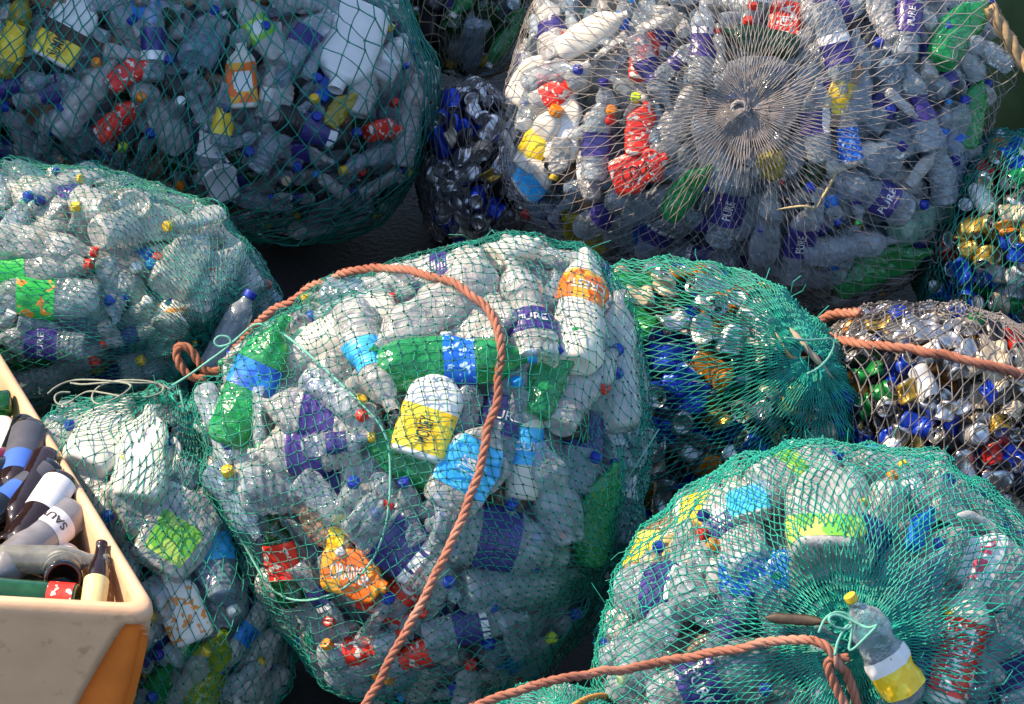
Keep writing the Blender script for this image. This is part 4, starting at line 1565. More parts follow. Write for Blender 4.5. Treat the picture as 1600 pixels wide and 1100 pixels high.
CLEARS = ['clear', 'clear', 'clear', 'frosty', 'frosty', 'bluish', 'frosty']
CAPS_R = ['blue', 'blue', 'blue', 'navy', 'sky', 'white', 'red', 'yellow', 'green']
LABS_R = [L_NAVY, L_NAVY, L_PURPLE, L_WHITE, L_BLUE, L_NAVYB]
ALLK = ['W', 'W', 'S', 'S', 'SM', 'SM', 'T', 'WB']
for bag, sc, tries in ((BI, (.65, .9), 1700), (BD, (.48, .68), 2000), (BA, (.45, .66), 2300), (BH, (.52, .78), 1900), (BJ, (.65, .9), 1300), (BK, (.6, .85), 1700), (BB, (.6, .8), 500), (BL, (.7, .9), 500)):
    bods = CLEARS if bag not in (BA,) else CLEARS + ['peach', 'frosty', 'darkgreen']
    if bag is BB:
        bods = ['darkgreen', 'black', 'green', 'clear', 'bluish']
    fill(bag, (0.0, .05, .11, .18), ALLK, tries, bods, CAPS_R, LABS_R if bag in (BA, BD, BH) else LABS_R + [None, None], sc)

BF.cs = .96
MIX = ['silver', 'silver', 'silver', 'blue', 'blue', 'blue', 'gold', 'gold', 'red', 'green', 'white', 'black', 'cream', 'orange']
fill_cans(BF, (0, .05, .11), 1500, MIX, zones=[(1045, 585, 62, 'blue'), (1060, 650, 30, 'silver'), (1060, 710, 40, 'silver')])
fill_cans(BG, (0, .05, .11), 1900, MIX + ['cream', 'green', 'black', 'silver'], zones=[(1440, 520, 50, 'silver'), (1560, 600, 60, 'cream'), (1480, 600, 35, 'silver'), (1590, 770, 60, 'cream')])
fill_cans(BE, (0, .05, .11), 1200, MIX, zones=[(1500, 460, 45, 'blue'), (1480, 385, 25, 'red'), (1540, 380, 35, 'gold'), (1530, 470, 22, 'green'), (1580, 440, 40, 'white')])
fill_cans(BC, (0, .05), 900, ['silver', 'silver', 'black', 'silver', 'black', 'silver', 'blue', 'cream'], zones=[(755, 290, 22, 'gold')])

# ------------------------------------------------------------------ nets drawn over the packed bags
NET = {
    'dark': plain('dark_green_twine', (0.010, 0.105, 0.080), 0.55, 0.35, 25),
    'teal': plain('sea_green_twine', (0.004, 0.310, 0.235), 0.55, 0.30, 25),
    'bottle': plain('bottle_green_twine', (0.003, 0.230, 0.175), 0.55, 0.35, 25),
    'grey': plain('grey_brown_twine', (0.29, 0.255, 0.245), 0.6, 0.25, 25),
    'slate': plain('slate_grey_twine', (0.17, 0.16, 0.16), 0.6, 0.25, 25),
    'tan': plain('tan_twine', (0.30, 0.26, 0.17), 0.6, 0.25, 25),
    'knot': plain('dark_knot_twine', (0.006, 0.055, 0.045), 0.6, 0.3, 25),
}
#            bag, twine, pole (right, up, to viewer), meshes round, bar, twine radius, knot, label
NETS = [
    (BI, ['teal', 'knot'], (.80, -.46, .36), 100, .0235, .00105, .0021, 'green net bag of big plastic bottles with an orange rope looped over it'),
    (BD, ['grey'], (-.02, .13, .99), 98, .038, .00112, .0016, 'big grey net bag whose twines run together in a round star facing outward'),
    (BA, ['bottle'], (.05, 1, .15), 92, .040, .0021, .0030, 'big shaded net bag with coarse green meshes and dark underside'),
    (BH, ['teal', 'knot'], (.50, -.22, .55), 116, .0210, .00085, .0016, 'sunlit fine green net bag of pale bottles behind the cream tub'),
    (BJ, ['teal', 'knot'], (.12, .95, .25), 74, .0215, .0011, .0020, 'green net bag of milk jugs standing beside the cream tub'),
    (BK, ['teal'], (.02, -.06, .99), 118, .0200, .00150, .0021, 'green net bag in front, tied shut in its middle with an orange rope'),
    (BL, ['teal'], (.1, .5, .8), 70, .0200, .00125, .0019, 'top of a small green net bag under the end of the orange rope'),
    (BF, ['teal'], (.50, .24, .80), 124, .0230, .00160, .0019, 'green net bag of crushed cans with a dark open mouth and loose sticks'),
    (BG, ['slate'], (.2, 1, -.2), 70, .0290, .0017, .0028, 'grey net bag of crushed drink cans under the stiff orange rope'),
    (BE, ['bottle'], (.3, 1, .1), 84, .0260, .0014, .0020, 'green net bag of bright crushed cans behind the grey can bag'),
    (BC, ['slate'], (.1, 1, -.1), 50, .0300, .0013, .0020, 'dark net bag of silver and gold cans wedged between two big nets'),
    (BB, ['tan'], (.1, 1, -.1), 44, .0380, .0013, .0020, 'tan net bag of dark bottles at the back behind the green and grey nets'),
]
for bag, mats, pole, nm, bar, r, kn, lab in NETS:
    bag.membrane(pole, 26 if bag is BD else 6)
    ms = [NET[m] for m in mats]
    o = bag.net(ms if len(ms) > 1 else ms[0], nm, bar, r, kn, hole=.03 if bag is not BF else .10, twist=.12 if bag is BD else 0.0)
    tag(o, lab, 'net bag', 'stuffed net bags heaped on the quay')
    bag.o = o
    # the drawstring that closes the mouth, at the pole of the net
    a = np.linspace(0, 2 * math.pi, 26)
    hr = .045 if bag is not BF else .115
    if bag is not BD:
        ph = a
        u = bag.dirs(np.full(26, hr), ph)
        ring = bag.wld(u * (bag.rad(np.full(26, hr), ph) + r * 2 + .002)[:, None])
        V, F = sweep(resample(ring, .004), .0026, 6)
        ds = link('drawstring', mesh_np('drawstring', V, F, [NET[mats[0]]]), o)
        ds.matrix_parent_inverse = Matrix.Translation(-o.location)

# ------------------------------------------------------------------ which bottles are individuals
WORDS = {'clear': 'clear', 'frosty': 'cloudy', 'bluish': 'bluish', 'green': 'green', 'lime': 'lime green', 'darkgreen': 'dark green', 'teal': 'pale green',
         'yellow': 'yellow', 'peach': 'peach', 'milky': 'milk white', 'white': 'white', 'black': 'black', 'orange': 'orange printed', 'red': 'red printed', 'blue': 'blue'}
LWORD = {'navy': 'navy', 'purple': 'purple', 'blue': 'blue', 'bluespeck': 'speckled blue', 'sky': 'sky blue', 'red': 'red', 'orange': 'orange', 'fruit': 'orange fruit',
         'yellow': 'yellow', 'lime': 'lime', 'greenor': 'green and orange', 'white': 'white', 'black': 'black'}
BAGW = {'A': 'coarse shaded net', 'B': 'tan net', 'D': 'starred grey net', 'H': 'net behind tub', 'I': 'middle net', 'J': 'net beside tub', 'K': 'front tied net', 'L': 'lowest net'}
BAGG = {'A': 'bottles in the shaded green net', 'B': 'bottles in the tan net', 'D': 'bottles in the grey net', 'H': 'bottles in the fine net behind the tub', 'I': 'bottles in the middle net',
        'J': 'bottles in the net beside the tub', 'K': 'bottles in the front tied net', 'L': 'bottles in the lowest net'}
CATS = {'water_bottle': 'water bottle', 'soda_bottle': 'soda bottle', 'small_bottle': 'bottle', 'milk_jug': 'jug', 'flat_canister': 'canister', 'juice_bottle': 'juice bottle'}
LIMIT = 290
indiv = [r for r in RECS if r.o is not None]
cnt = {}
for r in indiv:
    cnt[TYPES[r.key]['kind']] = cnt.get(TYPES[r.key]['kind'], 0) + 1
rest = [r for r in RECS if r.o is None]
rest.sort(key=lambda r: (not (r.front and r.cen[2] > -.02), -getattr(r, 'size', 0)))
stuff = []
for r in rest:
    k = TYPES[r.key]['kind']
    vis = r.front and r.cen[2] > -.02 and -60 < r.px < 1660 and -60 < r.py < 1160
    if vis and cnt.get(k, 0) < LIMIT:
        cnt[k] = cnt.get(k, 0) + 1
        r.o = bottle(r.key, r.crush, r.body, r.cap, r.lab)
        r.o.matrix_world = r.M
        indiv.append(r)
    else:
        stuff.append(r)
print('individual bottles', cnt, 'stuff', len(stuff))


def feature(r):
    if r.lab and r.lab[0] not in ('white',):
        if r.lab[4] and r.lab[4] not in ('K', 'C', 'LO', 'GO'):
            return r.lab[4] + ' label'
        return LWORD[r.lab[0]] + ' label'
    if r.body in ('green', 'lime', 'darkgreen', 'yellow', 'orange', 'red', 'black', 'blue', 'peach', 'teal'):
        return WORDS[r.body] + ' bottle'
    if r.cap:
        return {'sky': 'sky blue'}.get(r.cap, r.cap) + ' cap'
    return None


def describe(r):
    w = []
    cr = {0: '', 1: 'flattened ', 2: 'pinched ', 3: 'bent ', 4: 'crumpled '}[r.crush]
    s = cr + WORDS[r.body] + ' ' + TYPES[r.key]['word']
    if r.lab:
        s += ', ' + ((LWORD[r.lab[0]] + ' ' + r.lab[4]) if r.lab[4] else LWORD[r.lab[0]]) + ' label'
    if r.cap:
        s += ', ' + {'sky': 'sky blue'}.get(r.cap, r.cap) + ' cap'
    return s


used = {}
hs = [r for r in indiv if r.hero and feature(r)]
for r in indiv:
    base = describe(r)
    place = BAGW[r.bag.key]
    near = sorted((h for h in hs if h is not r and h.bag is r.bag), key=lambda h: (h.px - r.px) ** 2 + (h.py - r.py) ** 2)[:9]
    fs = []
    for h in near:
        d = ('above' if h.py - r.py > 30 and abs(h.px - r.px) < abs(h.py - r.py) else 'below' if r.py - h.py > 30 and abs(h.px - r.px) < abs(h.py - r.py) else 'beside')
        if (d, feature(h)) not in fs:
            fs.append((d, feature(h)))
    cands = [f'{base}, in {place}']
    cands += [f'{base}, {d} {f} in {place}' for d, f in fs]
    for i in range(len(fs)):
        for j in range(i + 1, len(fs)):
            cands.append(f'{base}, between {fs[i][1]} and {fs[j][1]} in {place}')
    lab = None
    for c in cands[1:] + cands[:1] if not r.hero else cands:
        if 4 <= len(c.replace(',', '').split()) <= 16 and c not in used:
            lab = c
            break
    if lab is None:
        lab = cands[0]
    used.setdefault(lab, []).append(r)
    tag(r.o, lab, CATS[TYPES[r.key]['kind']], BAGG[r.bag.key])

# the rest of the packing deep inside the nets: one mass
Vs, Fs, Ms, cc = [], [], [], 0
mats = list(BODY.values())
mkeys = list(BODY)
simple = {}
for r in stuff:
    f = form(r.key, r.crush)
    if f not in simple:
        me = f.body_me
        v = np.empty(len(me.vertices) * 3, dtype=np.float32)
        me.vertices.foreach_get('co', v)
        q = np.empty(len(me.polygons) * 4, dtype=np.int32)
        me.polygons.foreach_get('vertices', q)
        simple[f] = (v.reshape(-1, 3), q.reshape(-1, 4))
    v, q = simple[f]
    M = np.array(r.M)
    Vs.append(v @ M[:3, :3].T + M[:3, 3])
    Fs.append(q + cc)
    Ms.append(mkeys.index(r.body))
    cc += len(v)
if Vs:
    o = link('packed_bottles', mesh_np('packed_bottles', np.vstack(Vs), Fs, mats, Ms))
    tag(o, 'mass of crushed plastic bottles packed deep inside the nets', 'bottles', None, 'stuff')

# cans
CW = {0: 'whole', 1: 'dented', 2: 'crushed', 3: 'flattened', 4: 'squashed', 5: 'squashed'}
CB = {'F': 'tied green can net', 'G': 'roped grey can net', 'E': 'rear green can net', 'C': 'dark can net'}
CANS.sort(key=lambda c: (not (c.front and c.cen[2] > -.03 and -30 < c.px < 1630 and -30 < c.py < 1130), -c.size))
first = {}
vis, cstuff = [], []
for c in CANS:
    if c.front and c.cen[2] > -.03 and -30 < c.px < 1630 and -30 < c.py < 1130 and len(vis) < 298:
        vis.append(c)
    else:
        cstuff.append(c)
usedc = {}
for c in vis:
    if c.i not in first:
        o = link('drink_can', CANF[c.i][0])
        k = link('ring_pull', CANF[c.i][1], o)
        first[c.i] = (o, k)
    else:
        s0, k0 = first[c.i]
        o = s0.copy()
        COL.objects.link(o)
        k = k0.copy()
        COL.objects.link(k)
        k.parent = o
    obj_mat(o, CAN_COL[c.col])
    o.matrix_world = c.M
    base = f'{CW[c.i]} {c.col} can' + (' seen end-on' if c.end else '')
    near = sorted((h for h in vis if h is not c and h.bag is c.bag), key=lambda h: (h.px - c.px) ** 2 + (h.py - c.py) ** 2)[:7]
    nw = lambda h: h.col
    cands = []
    for i in range(len(near)):
        for j in range(i + 1, len(near)):
            cands.append(f'{base}, between {nw(near[i])} and {nw(near[j])} ones in {CB[c.bag.key]}')
    lab = next((x for x in cands if x not in usedc), cands[0])
    usedc[lab] = 1
    tag(o, lab, 'can', f'crushed cans in the {CB[c.bag.key]}')
n_can = len(vis)
print('cans', n_can, 'stuff', len(cstuff))
Vs, Fs, Ms, cc = [], [], [], 0
ck = list(CAN_COL)
for c in cstuff:
    me = CANF[c.i][0]
    v = np.empty(len(me.vertices) * 3, dtype=np.float32)
    me.vertices.foreach_get('co', v)
    q = np.empty(len(me.polygons) * 4, dtype=np.int32)
    me.polygons.foreach_get('vertices', q)
    mi = np.empty(len(me.polygons), dtype=np.int32)
    me.polygons.foreach_get('material_index', mi)
    M = np.array(c.M)
    Vs.append(v.reshape(-1, 3) @ M[:3, :3].T + M[:3, 3])
    Fs.append(q.reshape(-1, 4) + cc)
    Ms.append(np.where(mi == 0, ck.index(c.col), 0).astype(np.int32))
    cc += len(me.vertices)
if Vs:
    o = link('packed_cans', mesh_np('packed_cans', np.vstack(Vs), Fs, list(CAN_COL.values()), Ms))
    tag(o, 'mass of crushed drink cans packed deep inside the nets', 'cans', None, 'stuff')

# ------------------------------------------------------------------ ropes and cords
ROPE = plain('orange_rope_fibre', (0.40, 0.155, 0.095), 0.9, 0.30, 60, 0.4, 0, 0.1)
_n = noise_node(ROPE.node_tree, 9, 6)
_r = ramp(ROPE.node_tree, _n.outputs[0], [(.35, (.27, .105, .070)), (.55, (.37, .158, .108)), (.72, (.44, .235, .175))])
ROPE.node_tree.links.new(_r.outputs[0], ROPE.node_tree.nodes.get('Principled BSDF').inputs['Base Color'])
ROPEB = plain('brown_rope_fibre', (0.34, 0.13, 0.075), 0.85, 0.30, 60, 0.4, 0, 0.2)
ROPET = plain('tan_rope_fibre', (0.36, 0.25, 0.14), 0.85, 0.30, 60, 0.4, 0, 0.2)
CORD = plain('pale_cord_fibre', (0.27, 0.29, 0.24), 0.8, 0.2, 60)
CORDG = plain('turquoise_cord_fibre', (0.14, 0.42, 0.34), 0.7, 0.2, 60)


def place_mesh(o):
    """put the origin in the middle of the mesh"""
    me = o.data
    n = len(me.vertices)
    v = np.empty(n * 3, dtype=np.float32)
    me.vertices.foreach_get('co', v)
    v = v.reshape(-1, 3)
    c = (v.min(0) + v.max(0)) / 2
    me.transform(Matrix.Translation(Vector(-c)))
    o.location = Vector(c)
    return o


def on(bag, pts, lift):
    out = []
    for p in pts:
        out.append(bag.net_at(p[0], p[1], lift))
    return out


def smooth_path(pts, it=2):
    p = np.array(pts, float)
    for _ in range(it):
        p[1:-1] = .25 * p[:-2] + .5 * p[1:-1] + .25 * p[2:]
    return p


def kink(pts, it=1):
    q = resample(smooth_path(pts, it), .035)
    q[1:-1] += rng.normal(0, .0022, q[1:-1].shape)
    return q


# over the middle bag, then stretched tight down to the front
top = [(408, 497), (455, 468), (510, 436), (545, 422), (585, 418), (630, 421), (680, 430), (725, 448), (757, 472), (777, 505), (784, 550), (780, 605), (768, 665), (752, 728), (735, 775)]
pa = on(BI, top, .012)
pa = [P(345, 575, 9.30), P(378, 528, 9.20)] + pa
d0 = float((pa[-1] - CAM) @ AF)
low = [(715, 830), (685, 892), (650, 957), (620, 1012), (595, 1055), (572, 1100), (540, 1160)]
pa += [P(x, y, d0 + (8.35 - d0) * (i + 1) / len(low)) for i, (x, y) in enumerate(low)]
tag(place_mesh(link('rope', rope_mesh('rope', kink(pa, 1), .0092, ROPE))), 'orange laid rope looped over the top of the middle net bag', 'rope')
# tied to the front bag
pb = [P(700, 1116, 8.05), P(770, 1092, 8.06), P(850, 1066, 8.08), P(940, 1049, 8.12)] + on(BK, [(1040, 1034), (1130, 1019), (1200, 1003), (1250, 995)], .03)
pb += on(BK, [(1283, 1000), (1303, 1020), (1310, 1048)], .05) + on(BK, [(1318, 1030), (1322, 1050), (1335, 1085), (1352, 1130)], .03)
tag(place_mesh(link('rope', rope_mesh('rope', kink(pb, 1), .0094, ROPE))), 'orange rope running across the front to the tied mouth of the front net', 'rope')
pc = on(BK, [(1345, 1145), (1322, 1100), (1300, 1062), (1291, 1040), (1298, 1022), (1312, 1016), (1326, 1028)], .042)
tag(place_mesh(link('rope', rope_mesh('rope', kink(pc, 1), .0095, ROPE))), 'short orange rope end hanging beside the knot of the front net', 'rope')
pd = on(BG, [(1345, 488), (1310, 488), (1285, 494), (1274, 505), (1283, 522), (1308, 536), (1370, 540), (1440, 548), (1510, 561), (1590, 582), (1680, 615)], .014)
tag(place_mesh(link('rope', rope_mesh('rope', kink(pd, 1), .0115, ROPE))), 'stiff orange rope bent into a hook on the grey can net', 'rope')
pe = [(322, 592), (300, 594), (285, 580), (275, 558), (273, 543), (285, 536), (300, 546), (310, 564), (316, 580), (330, 584), (346, 578)]
pe = [P(x, y, 8.93 + .0002 * i * (i - 5)) for i, (x, y) in enumerate(pe)]
tag(place_mesh(link('rope', rope_mesh('rope', smooth_path(pe, 1), .0095, ROPEB))), 'small loop of brown rope between the tub side nets and the middle net', 'rope')
pf = [P(1545, 12, 10.2), P(1575, 60, 10.2), P(1600, 98, 10.2), P(1660, 170, 10.15), P(1720, 250, 10.1)]
tag(place_mesh(link('rope', rope_mesh('rope', pf, .019, ROPET))), 'thick tan rope hanging against the dark tarpaulin in the corner', 'rope')
# an orange band over the lowest bag
pg = on(BL, [(880, 1120), (905, 1098), (935, 1088), (960, 1092), (990, 1110)], .006)
tag(place_mesh(link('rope', rope_mesh('rope', pg, .0065, plain('bright_orange_fibre', (.62, .27, .07), .85, .3, 60)))), 'thin bright orange rope tied over the lowest net bag', 'rope')


def cord(pts, r, mat, label, parent=None, name='cord'):
    path = resample(smooth_path(pts, 1), r * 1.6)
    V, F = sweep(path, r * (1 + .08 * rng.normal(size=len(path))), 7)
    o = place_mesh(link(name, mesh_np(name, V, F, [mat])))
    if label:
        tag(o, label, 'cord')
    return o


cr = lambda L: [(60 + x / 4.783, 590 + y / 4.783) for x, y in L]
l1 = cr([(70, 120), (110, 75), (200, 35), (270, 10), (420, 15), (600, 30), (760, 50), (900, 30), (960, 70), (920, 130), (800, 155), (640, 150), (470, 110), (380, 90), (310, 120), (240, 190), (170, 220), (120, 190), (110, 130), (160, 100), (240, 110)])
l2 = cr([(240, 40), (300, 66), (480, 30), (640, 34), (740, 50), (640, 120), (520, 190), (430, 210), (390, 170), (400, 100), (470, 50), (560, 20), (700, 16), (850, 22), (940, 60), (990, 90)])
def dep(L):
    out = []
    for x, y in L:
        q = BJ.net_at(x, max(y, 622), .004)
        dq = float((q - CAM) @ AF)
        out.append(P(x, y, min(dq, 9.12) + (max(0, 622 - y)) * .002))
    return out



cord(dep(l1), .0021, CORD, 'pale cord lying in long slack loops above the net beside the tub')
cord(dep(l2), .0021, CORD, 'pale cord doubled back in narrow loops over the dense green netting')
l3 = [(270, 602), (300, 585), (330, 560), (352, 545), (366, 536), (358, 524), (340, 522), (330, 534), (340, 546), (362, 540), (385, 515), (398, 503)]
p3 = [P(x, y, 8.90) for x, y in l3]
p3 += on(BI, [(418, 506), (450, 524), (490, 560), (530, 598), (570, 635), (600, 668), (608, 690), (611, 740), (609, 800), (598, 845), (580, 885), (548, 915), (510, 935), (470, 942), (435, 935), (410, 905), (388, 860), (355, 805), (328, 755), (306, 705)], .004)
p3 += [P(290, 655, 8.9), P(281, 610, 8.95)]
cord(p3, .0026, CORDG, 'thin turquoise cord hanging in a wide loop across the middle net')
l4 = [(1275, 985), (1282, 962), (1300, 948), (1322, 956), (1334, 968), (1322, 985), (1296, 978), (1284, 960), (1300, 952), (1332, 966), (1350, 985), (1368, 972), (1372, 966), (1350, 992), (1326, 1012), (1318, 1020), (1326, 990), (1330, 966), (1316, 972), (1302, 1000), (1300, 1020)]
p4 = [q - AF * .07 for q in on(BK, l4, .03)]
cord(p4, .0030, CORDG, 'turquoise cord knotted round the bottle neck on the front net')
l5 = [(1226, 528), (1255, 533), (1290, 532), (1300, 524), (1306, 540), (1296, 560), (1276, 580), (1262, 584)]
cord(on(BF, l5, .02), .0030, CORDG, 'turquoise cord tying the dark mouth of the green can net')
l6 = [(938, 845), (955, 790), (985, 740), (1012, 700), (1030, 670)]
cord([P(x, y, 8.70) for x, y in l6], .0012, CORDG, 'thin stray twine curving past the side of the middle net')


def slab(pts, width, thick, mat, name, label, cat):
    """a bent flat strip: stick, splinter, straw"""
    path = resample(pts, .006)
    n = len(path)
    t = np.linspace(0, 1, n)
    wv = width * np.clip(np.minimum(t * 6 + .15, (1 - t) * 3 + .12), 0, 1)
    T = np.gradient(path, axis=0)
    T /= np.linalg.norm(T, axis=1, keepdims=True)
    S = np.cross(T, -AF)
    S /= np.linalg.norm(S, axis=1, keepdims=True)
    U = np.cross(S, T)
    ring = [(-1, -.3), (-.6, -1), (.6, -1), (1, -.3), (.7, .8), (0, 1), (-.7, .8)]
    V = np.stack([path + S * (wv * a)[:, None] + U * (thick * b) for a, b in ring], 1).reshape(-1, 3)
    k = len(ring)
    i = np.arange(n - 1)[:, None] * k
    kk = np.arange(k)[None]
    q = np.stack([i + kk, i + (kk + 1) % k, i + k + (kk + 1) % k, i + k + kk], 2).reshape(-1, 4)
    o = place_mesh(link(name, mesh_np(name, V, [q], [mat])))
    tag(o, label, cat)
    return o


WOOD = plain('dark_wet_wood', (0.055, 0.035, 0.022), .6, .5, 40, .5)
STRAW = plain('dry_straw', (0.52, 0.40, 0.20), .6, .3, 40, .3)
STICK = plain('pale_stick', (0.42, 0.34, 0.24), .6, .3, 40, .3)
slab([q - AF * .02 for q in on(BK, [(1194, 964), (1225, 966), (1260, 968), (1296, 972)], .01)], .011, .005, WOOD, 'wood_splinter', 'dark pointed splinter of wood beside the knot of the front net', 'splinter')
slab(on(BD, [(1311, 262), (1296, 290), (1284, 310), (1274, 328)], .004), .0035, .002, STRAW, 'straw', 'dry straw standing upright on the starred grey net', 'straw')
slab(on(BD, [(1276, 326), (1255, 322), (1235, 324), (1210, 328)], .004), .0028, .002, STRAW, 'straw', 'dry straw lying level on the starred grey net', 'straw')
slab(on(BF, [(1234, 512), (1252, 535), (1275, 562), (1302, 592)], .008), .008, .004, STICK, 'stick', 'pale stick lying across the dark mouth of the green can net', 'stick')
slab(on(BF, [(1212, 520), (1225, 545), (1240, 560), (1268, 556)], .004), .005, .003, plain('ochre_stick', (.40, .24, .08), .6, .3, 40), 'stick', 'short ochre stick below the pale one at the mouth of the can net', 'stick')
# the drawn-in eye of the grey net
c0 = BD.net_at(1155, 170, .0)
a = np.linspace(0, 2 * math.pi, 40)
nrm = np.array([0, .0, 0]) - AF
ring = [c0 + (AX * math.cos(t) + AU * math.sin(t)) * .017 - AF * .004 for t in a]
o = link('drawstring', rope_mesh('drawstring', ring, .0055, NET['grey'], fuzz=False), BD.o)
o.matrix_parent_inverse = Matrix.Translation(-BD.o.location)

# ------------------------------------------------------------------ dark tarpaulin bundle in the corner
def tarp():
    c = P(1745, 95, 11.2)
    n, m = 60, 40
    V = []
    for i in range(m + 1):
        th = math.pi * i / m
        for j in range(n):
            ph = 2 * math.pi * j / n
            u = Vector((math.sin(th) * math.cos(ph), math.sin(th) * math.sin(ph), math.cos(th)))
            k = 1 + .10 * noise.noise(u * 2.2) + .05 * abs(noise.noise(u * 5 + Vector((3, 3, 3))))
            V.append((c[0] + u.x * .42 * k, c[1] + u.y * .4 * k, max(.01, c[2] + u.z * .62 * k)))
    i = np.arange(m)[:, None] * n
    k = np.arange(n)[None]
    q = np.stack([i + k, i + n + k, i + n + (k + 1) % n, i + (k + 1) % n], 2).reshape(-1, 4)
    o = place_mesh(link('tarpaulin_bundle', mesh_np('tarpaulin_bundle', V, [q], [plain('dark_green_tarpaulin', (.008, .022, .017), .95, .3, 8, .3, 0, .05)])))
    tag(o, 'dark green tarpaulin bundle behind the thick tan rope', 'tarpaulin')


tarp()

# ------------------------------------------------------------------ unseen steel box, added out of frame to cast shade on the far net
def shade_box():
    x0, x1, y0, y1, h = -4.6, -2.12, 1.15, 7.0, 3.2
    m = plain('dull_blue_steel', (.06, .10, .16), .5, .3, 3, .1)
    out = []
    k = 0
    y = y0
    while y < y1:                       # corrugated long side toward the bags
        for dx, dy in ((0, 0), (0, .10), (-.035, .14), (-.035, .24)):
            out.append((x1 + dx, min(y1, y + dy)))
        y += .28
    out += [(x1, y1), (x0, y1), (x0, y0)]
    n = len(out)
    V = np.array([(a, b, z) for z in (.06, h) for a, b in out])
    kk = np.arange(n)
    q = np.stack([kk, (kk + 1) % n, n + (kk + 1) % n, n + kk], 1)
    V = np.vstack([V, [[x0 + 1.2, y0 + 3, h], [x0 + 1.2, y0 + 3, .06]]])
    t = np.concatenate([np.stack([n + kk, n + (kk + 1) % n, np.full(n, 2 * n)], 1), np.stack([(kk + 1) % n, kk, np.full(n, 2 * n + 1)], 1)])
    o = place_mesh(link('unseen_shade_box', mesh_np('unseen_shade_box', V, [q, t], [m], smooth=False)))
    tag(o, 'unseen corrugated steel box added out of view to shade the coarse green net', 'shade_box')
    for cx, cy in ((x0, y0), (x1, y0), (x0, y1), (x1, y1)):
        b = np.array([(cx + a, cy + b2, z) for z in (0, h + .01) for a, b2 in ((-.07, -.07), (.07, -.07), (.07, .07), (-.07, .07))])
        f = np.array([[0, 1, 5, 4], [1, 2, 6, 5], [2, 3, 7, 6], [3, 0, 4, 7], [4, 5, 6, 7]])
        c = link('shade_box_post', mesh_np('shade_box_post', b, [f], [m], smooth=False), o)
        c.matrix_parent_inverse = Matrix.Translation(-o.location)


shade_box()

# ------------------------------------------------------------------ cream tub with glass bottles
ZR = .62
FR, BR = Pz(250, 952, ZR), Pz(-30, 495, ZR)
FL = FR + (Pz(0, 938, ZR) - FR) / np.linalg.norm(Pz(0, 938, ZR) - FR) * .95
BLc = BR + (FL - FR) * .82
QUAD = [np.array(p[:2]) for p in (FL, FR, BR, BLc)]


def rounded(quad, inset, rad, n=14, split=.5):
    """outline of the tub: corner points moved in, corners rounded; returns points and corner index"""
    out, tagc = [], []
    m = len(quad)
    cen = sum(quad) / m
    lines = []
    for i in range(m):
        a, b = quad[i], quad[(i + 1) % m]
        d = (b - a) / np.linalg.norm(b - a)
        nn = np.array([-d[1], d[0]])
        if nn @ (cen - a) < 0:
            nn = -nn
        lines.append((a + nn * inset, d))
    pts = []
    for i in range(m):
        (p, d), (q, e) = lines[i - 1], lines[i]
        A = np.array([d, -e]).T
        s = np.linalg.solve(A, q - p)
        pts.append(p + d * s[0])
    for i in range(m):
        p = pts[i]
        d1 = (pts[i - 1] - p) / np.linalg.norm(pts[i - 1] - p)
        d2 = (pts[(i + 1) % m] - p) / np.linalg.norm(pts[(i + 1) % m] - p)
        for k in range(n + 1):
            t = k / n
            a, b = p + d1 * rad * (1 - t) ** 1, p + d2 * rad * t
            # quadratic curve through the corner
            out.append((1 - t) ** 2 * (p + d1 * rad) + 2 * t * (1 - t) * p + t ** 2 * (p + d2 * rad))
            tagc.append((i, t))
        nxt = pts[(i + 1) % m]
        d3 = (p - nxt) / np.linalg.norm(p - nxt)
        A, B = p + d2 * rad, nxt + d3 * rad
        for k in range(1, 60):
            f = k / 60 if i else (split * k / 40 if k <= 40 else split + (1 - split) * (k - 40) / 20)
            out.append(A + (B - A) * f)
            tagc.append((i, 1 + k / 60))
    return np.array(out), tagc


def cream_mat():
    m, nt, b, o = new_mat('weathered_cream_plastic')
    n = noise_node(nt, 6, 6)
    n2 = noise_node(nt, 26, 6)
    n3 = noise_node(nt, 70, 3)
    r = ramp(nt, n.outputs[0], [(.3, (.63, .385, .235)), (.6, (.77, .485, .30)), (.8, (.80, .54, .355))])
    r2 = ramp(nt, n2.outputs[0], [(.60, (1, 1, 1)), (.72, (.62, .56, .52))])
    mx = N(nt, 'ShaderNodeMix', data_type='RGBA', blend_type='MULTIPLY')
    mx.inputs[0].default_value = .7
    nt.links.new(r.outputs[0], mx.inputs[6])
    nt.links.new(r2.outputs[0], mx.inputs[7])
    nt.links.new(mx.outputs[2], b.inputs['Base Color'])
    b.inputs['Roughness'].default_value = .55
    bump(nt, b, n3.outputs[0], .25, .002)
    return m


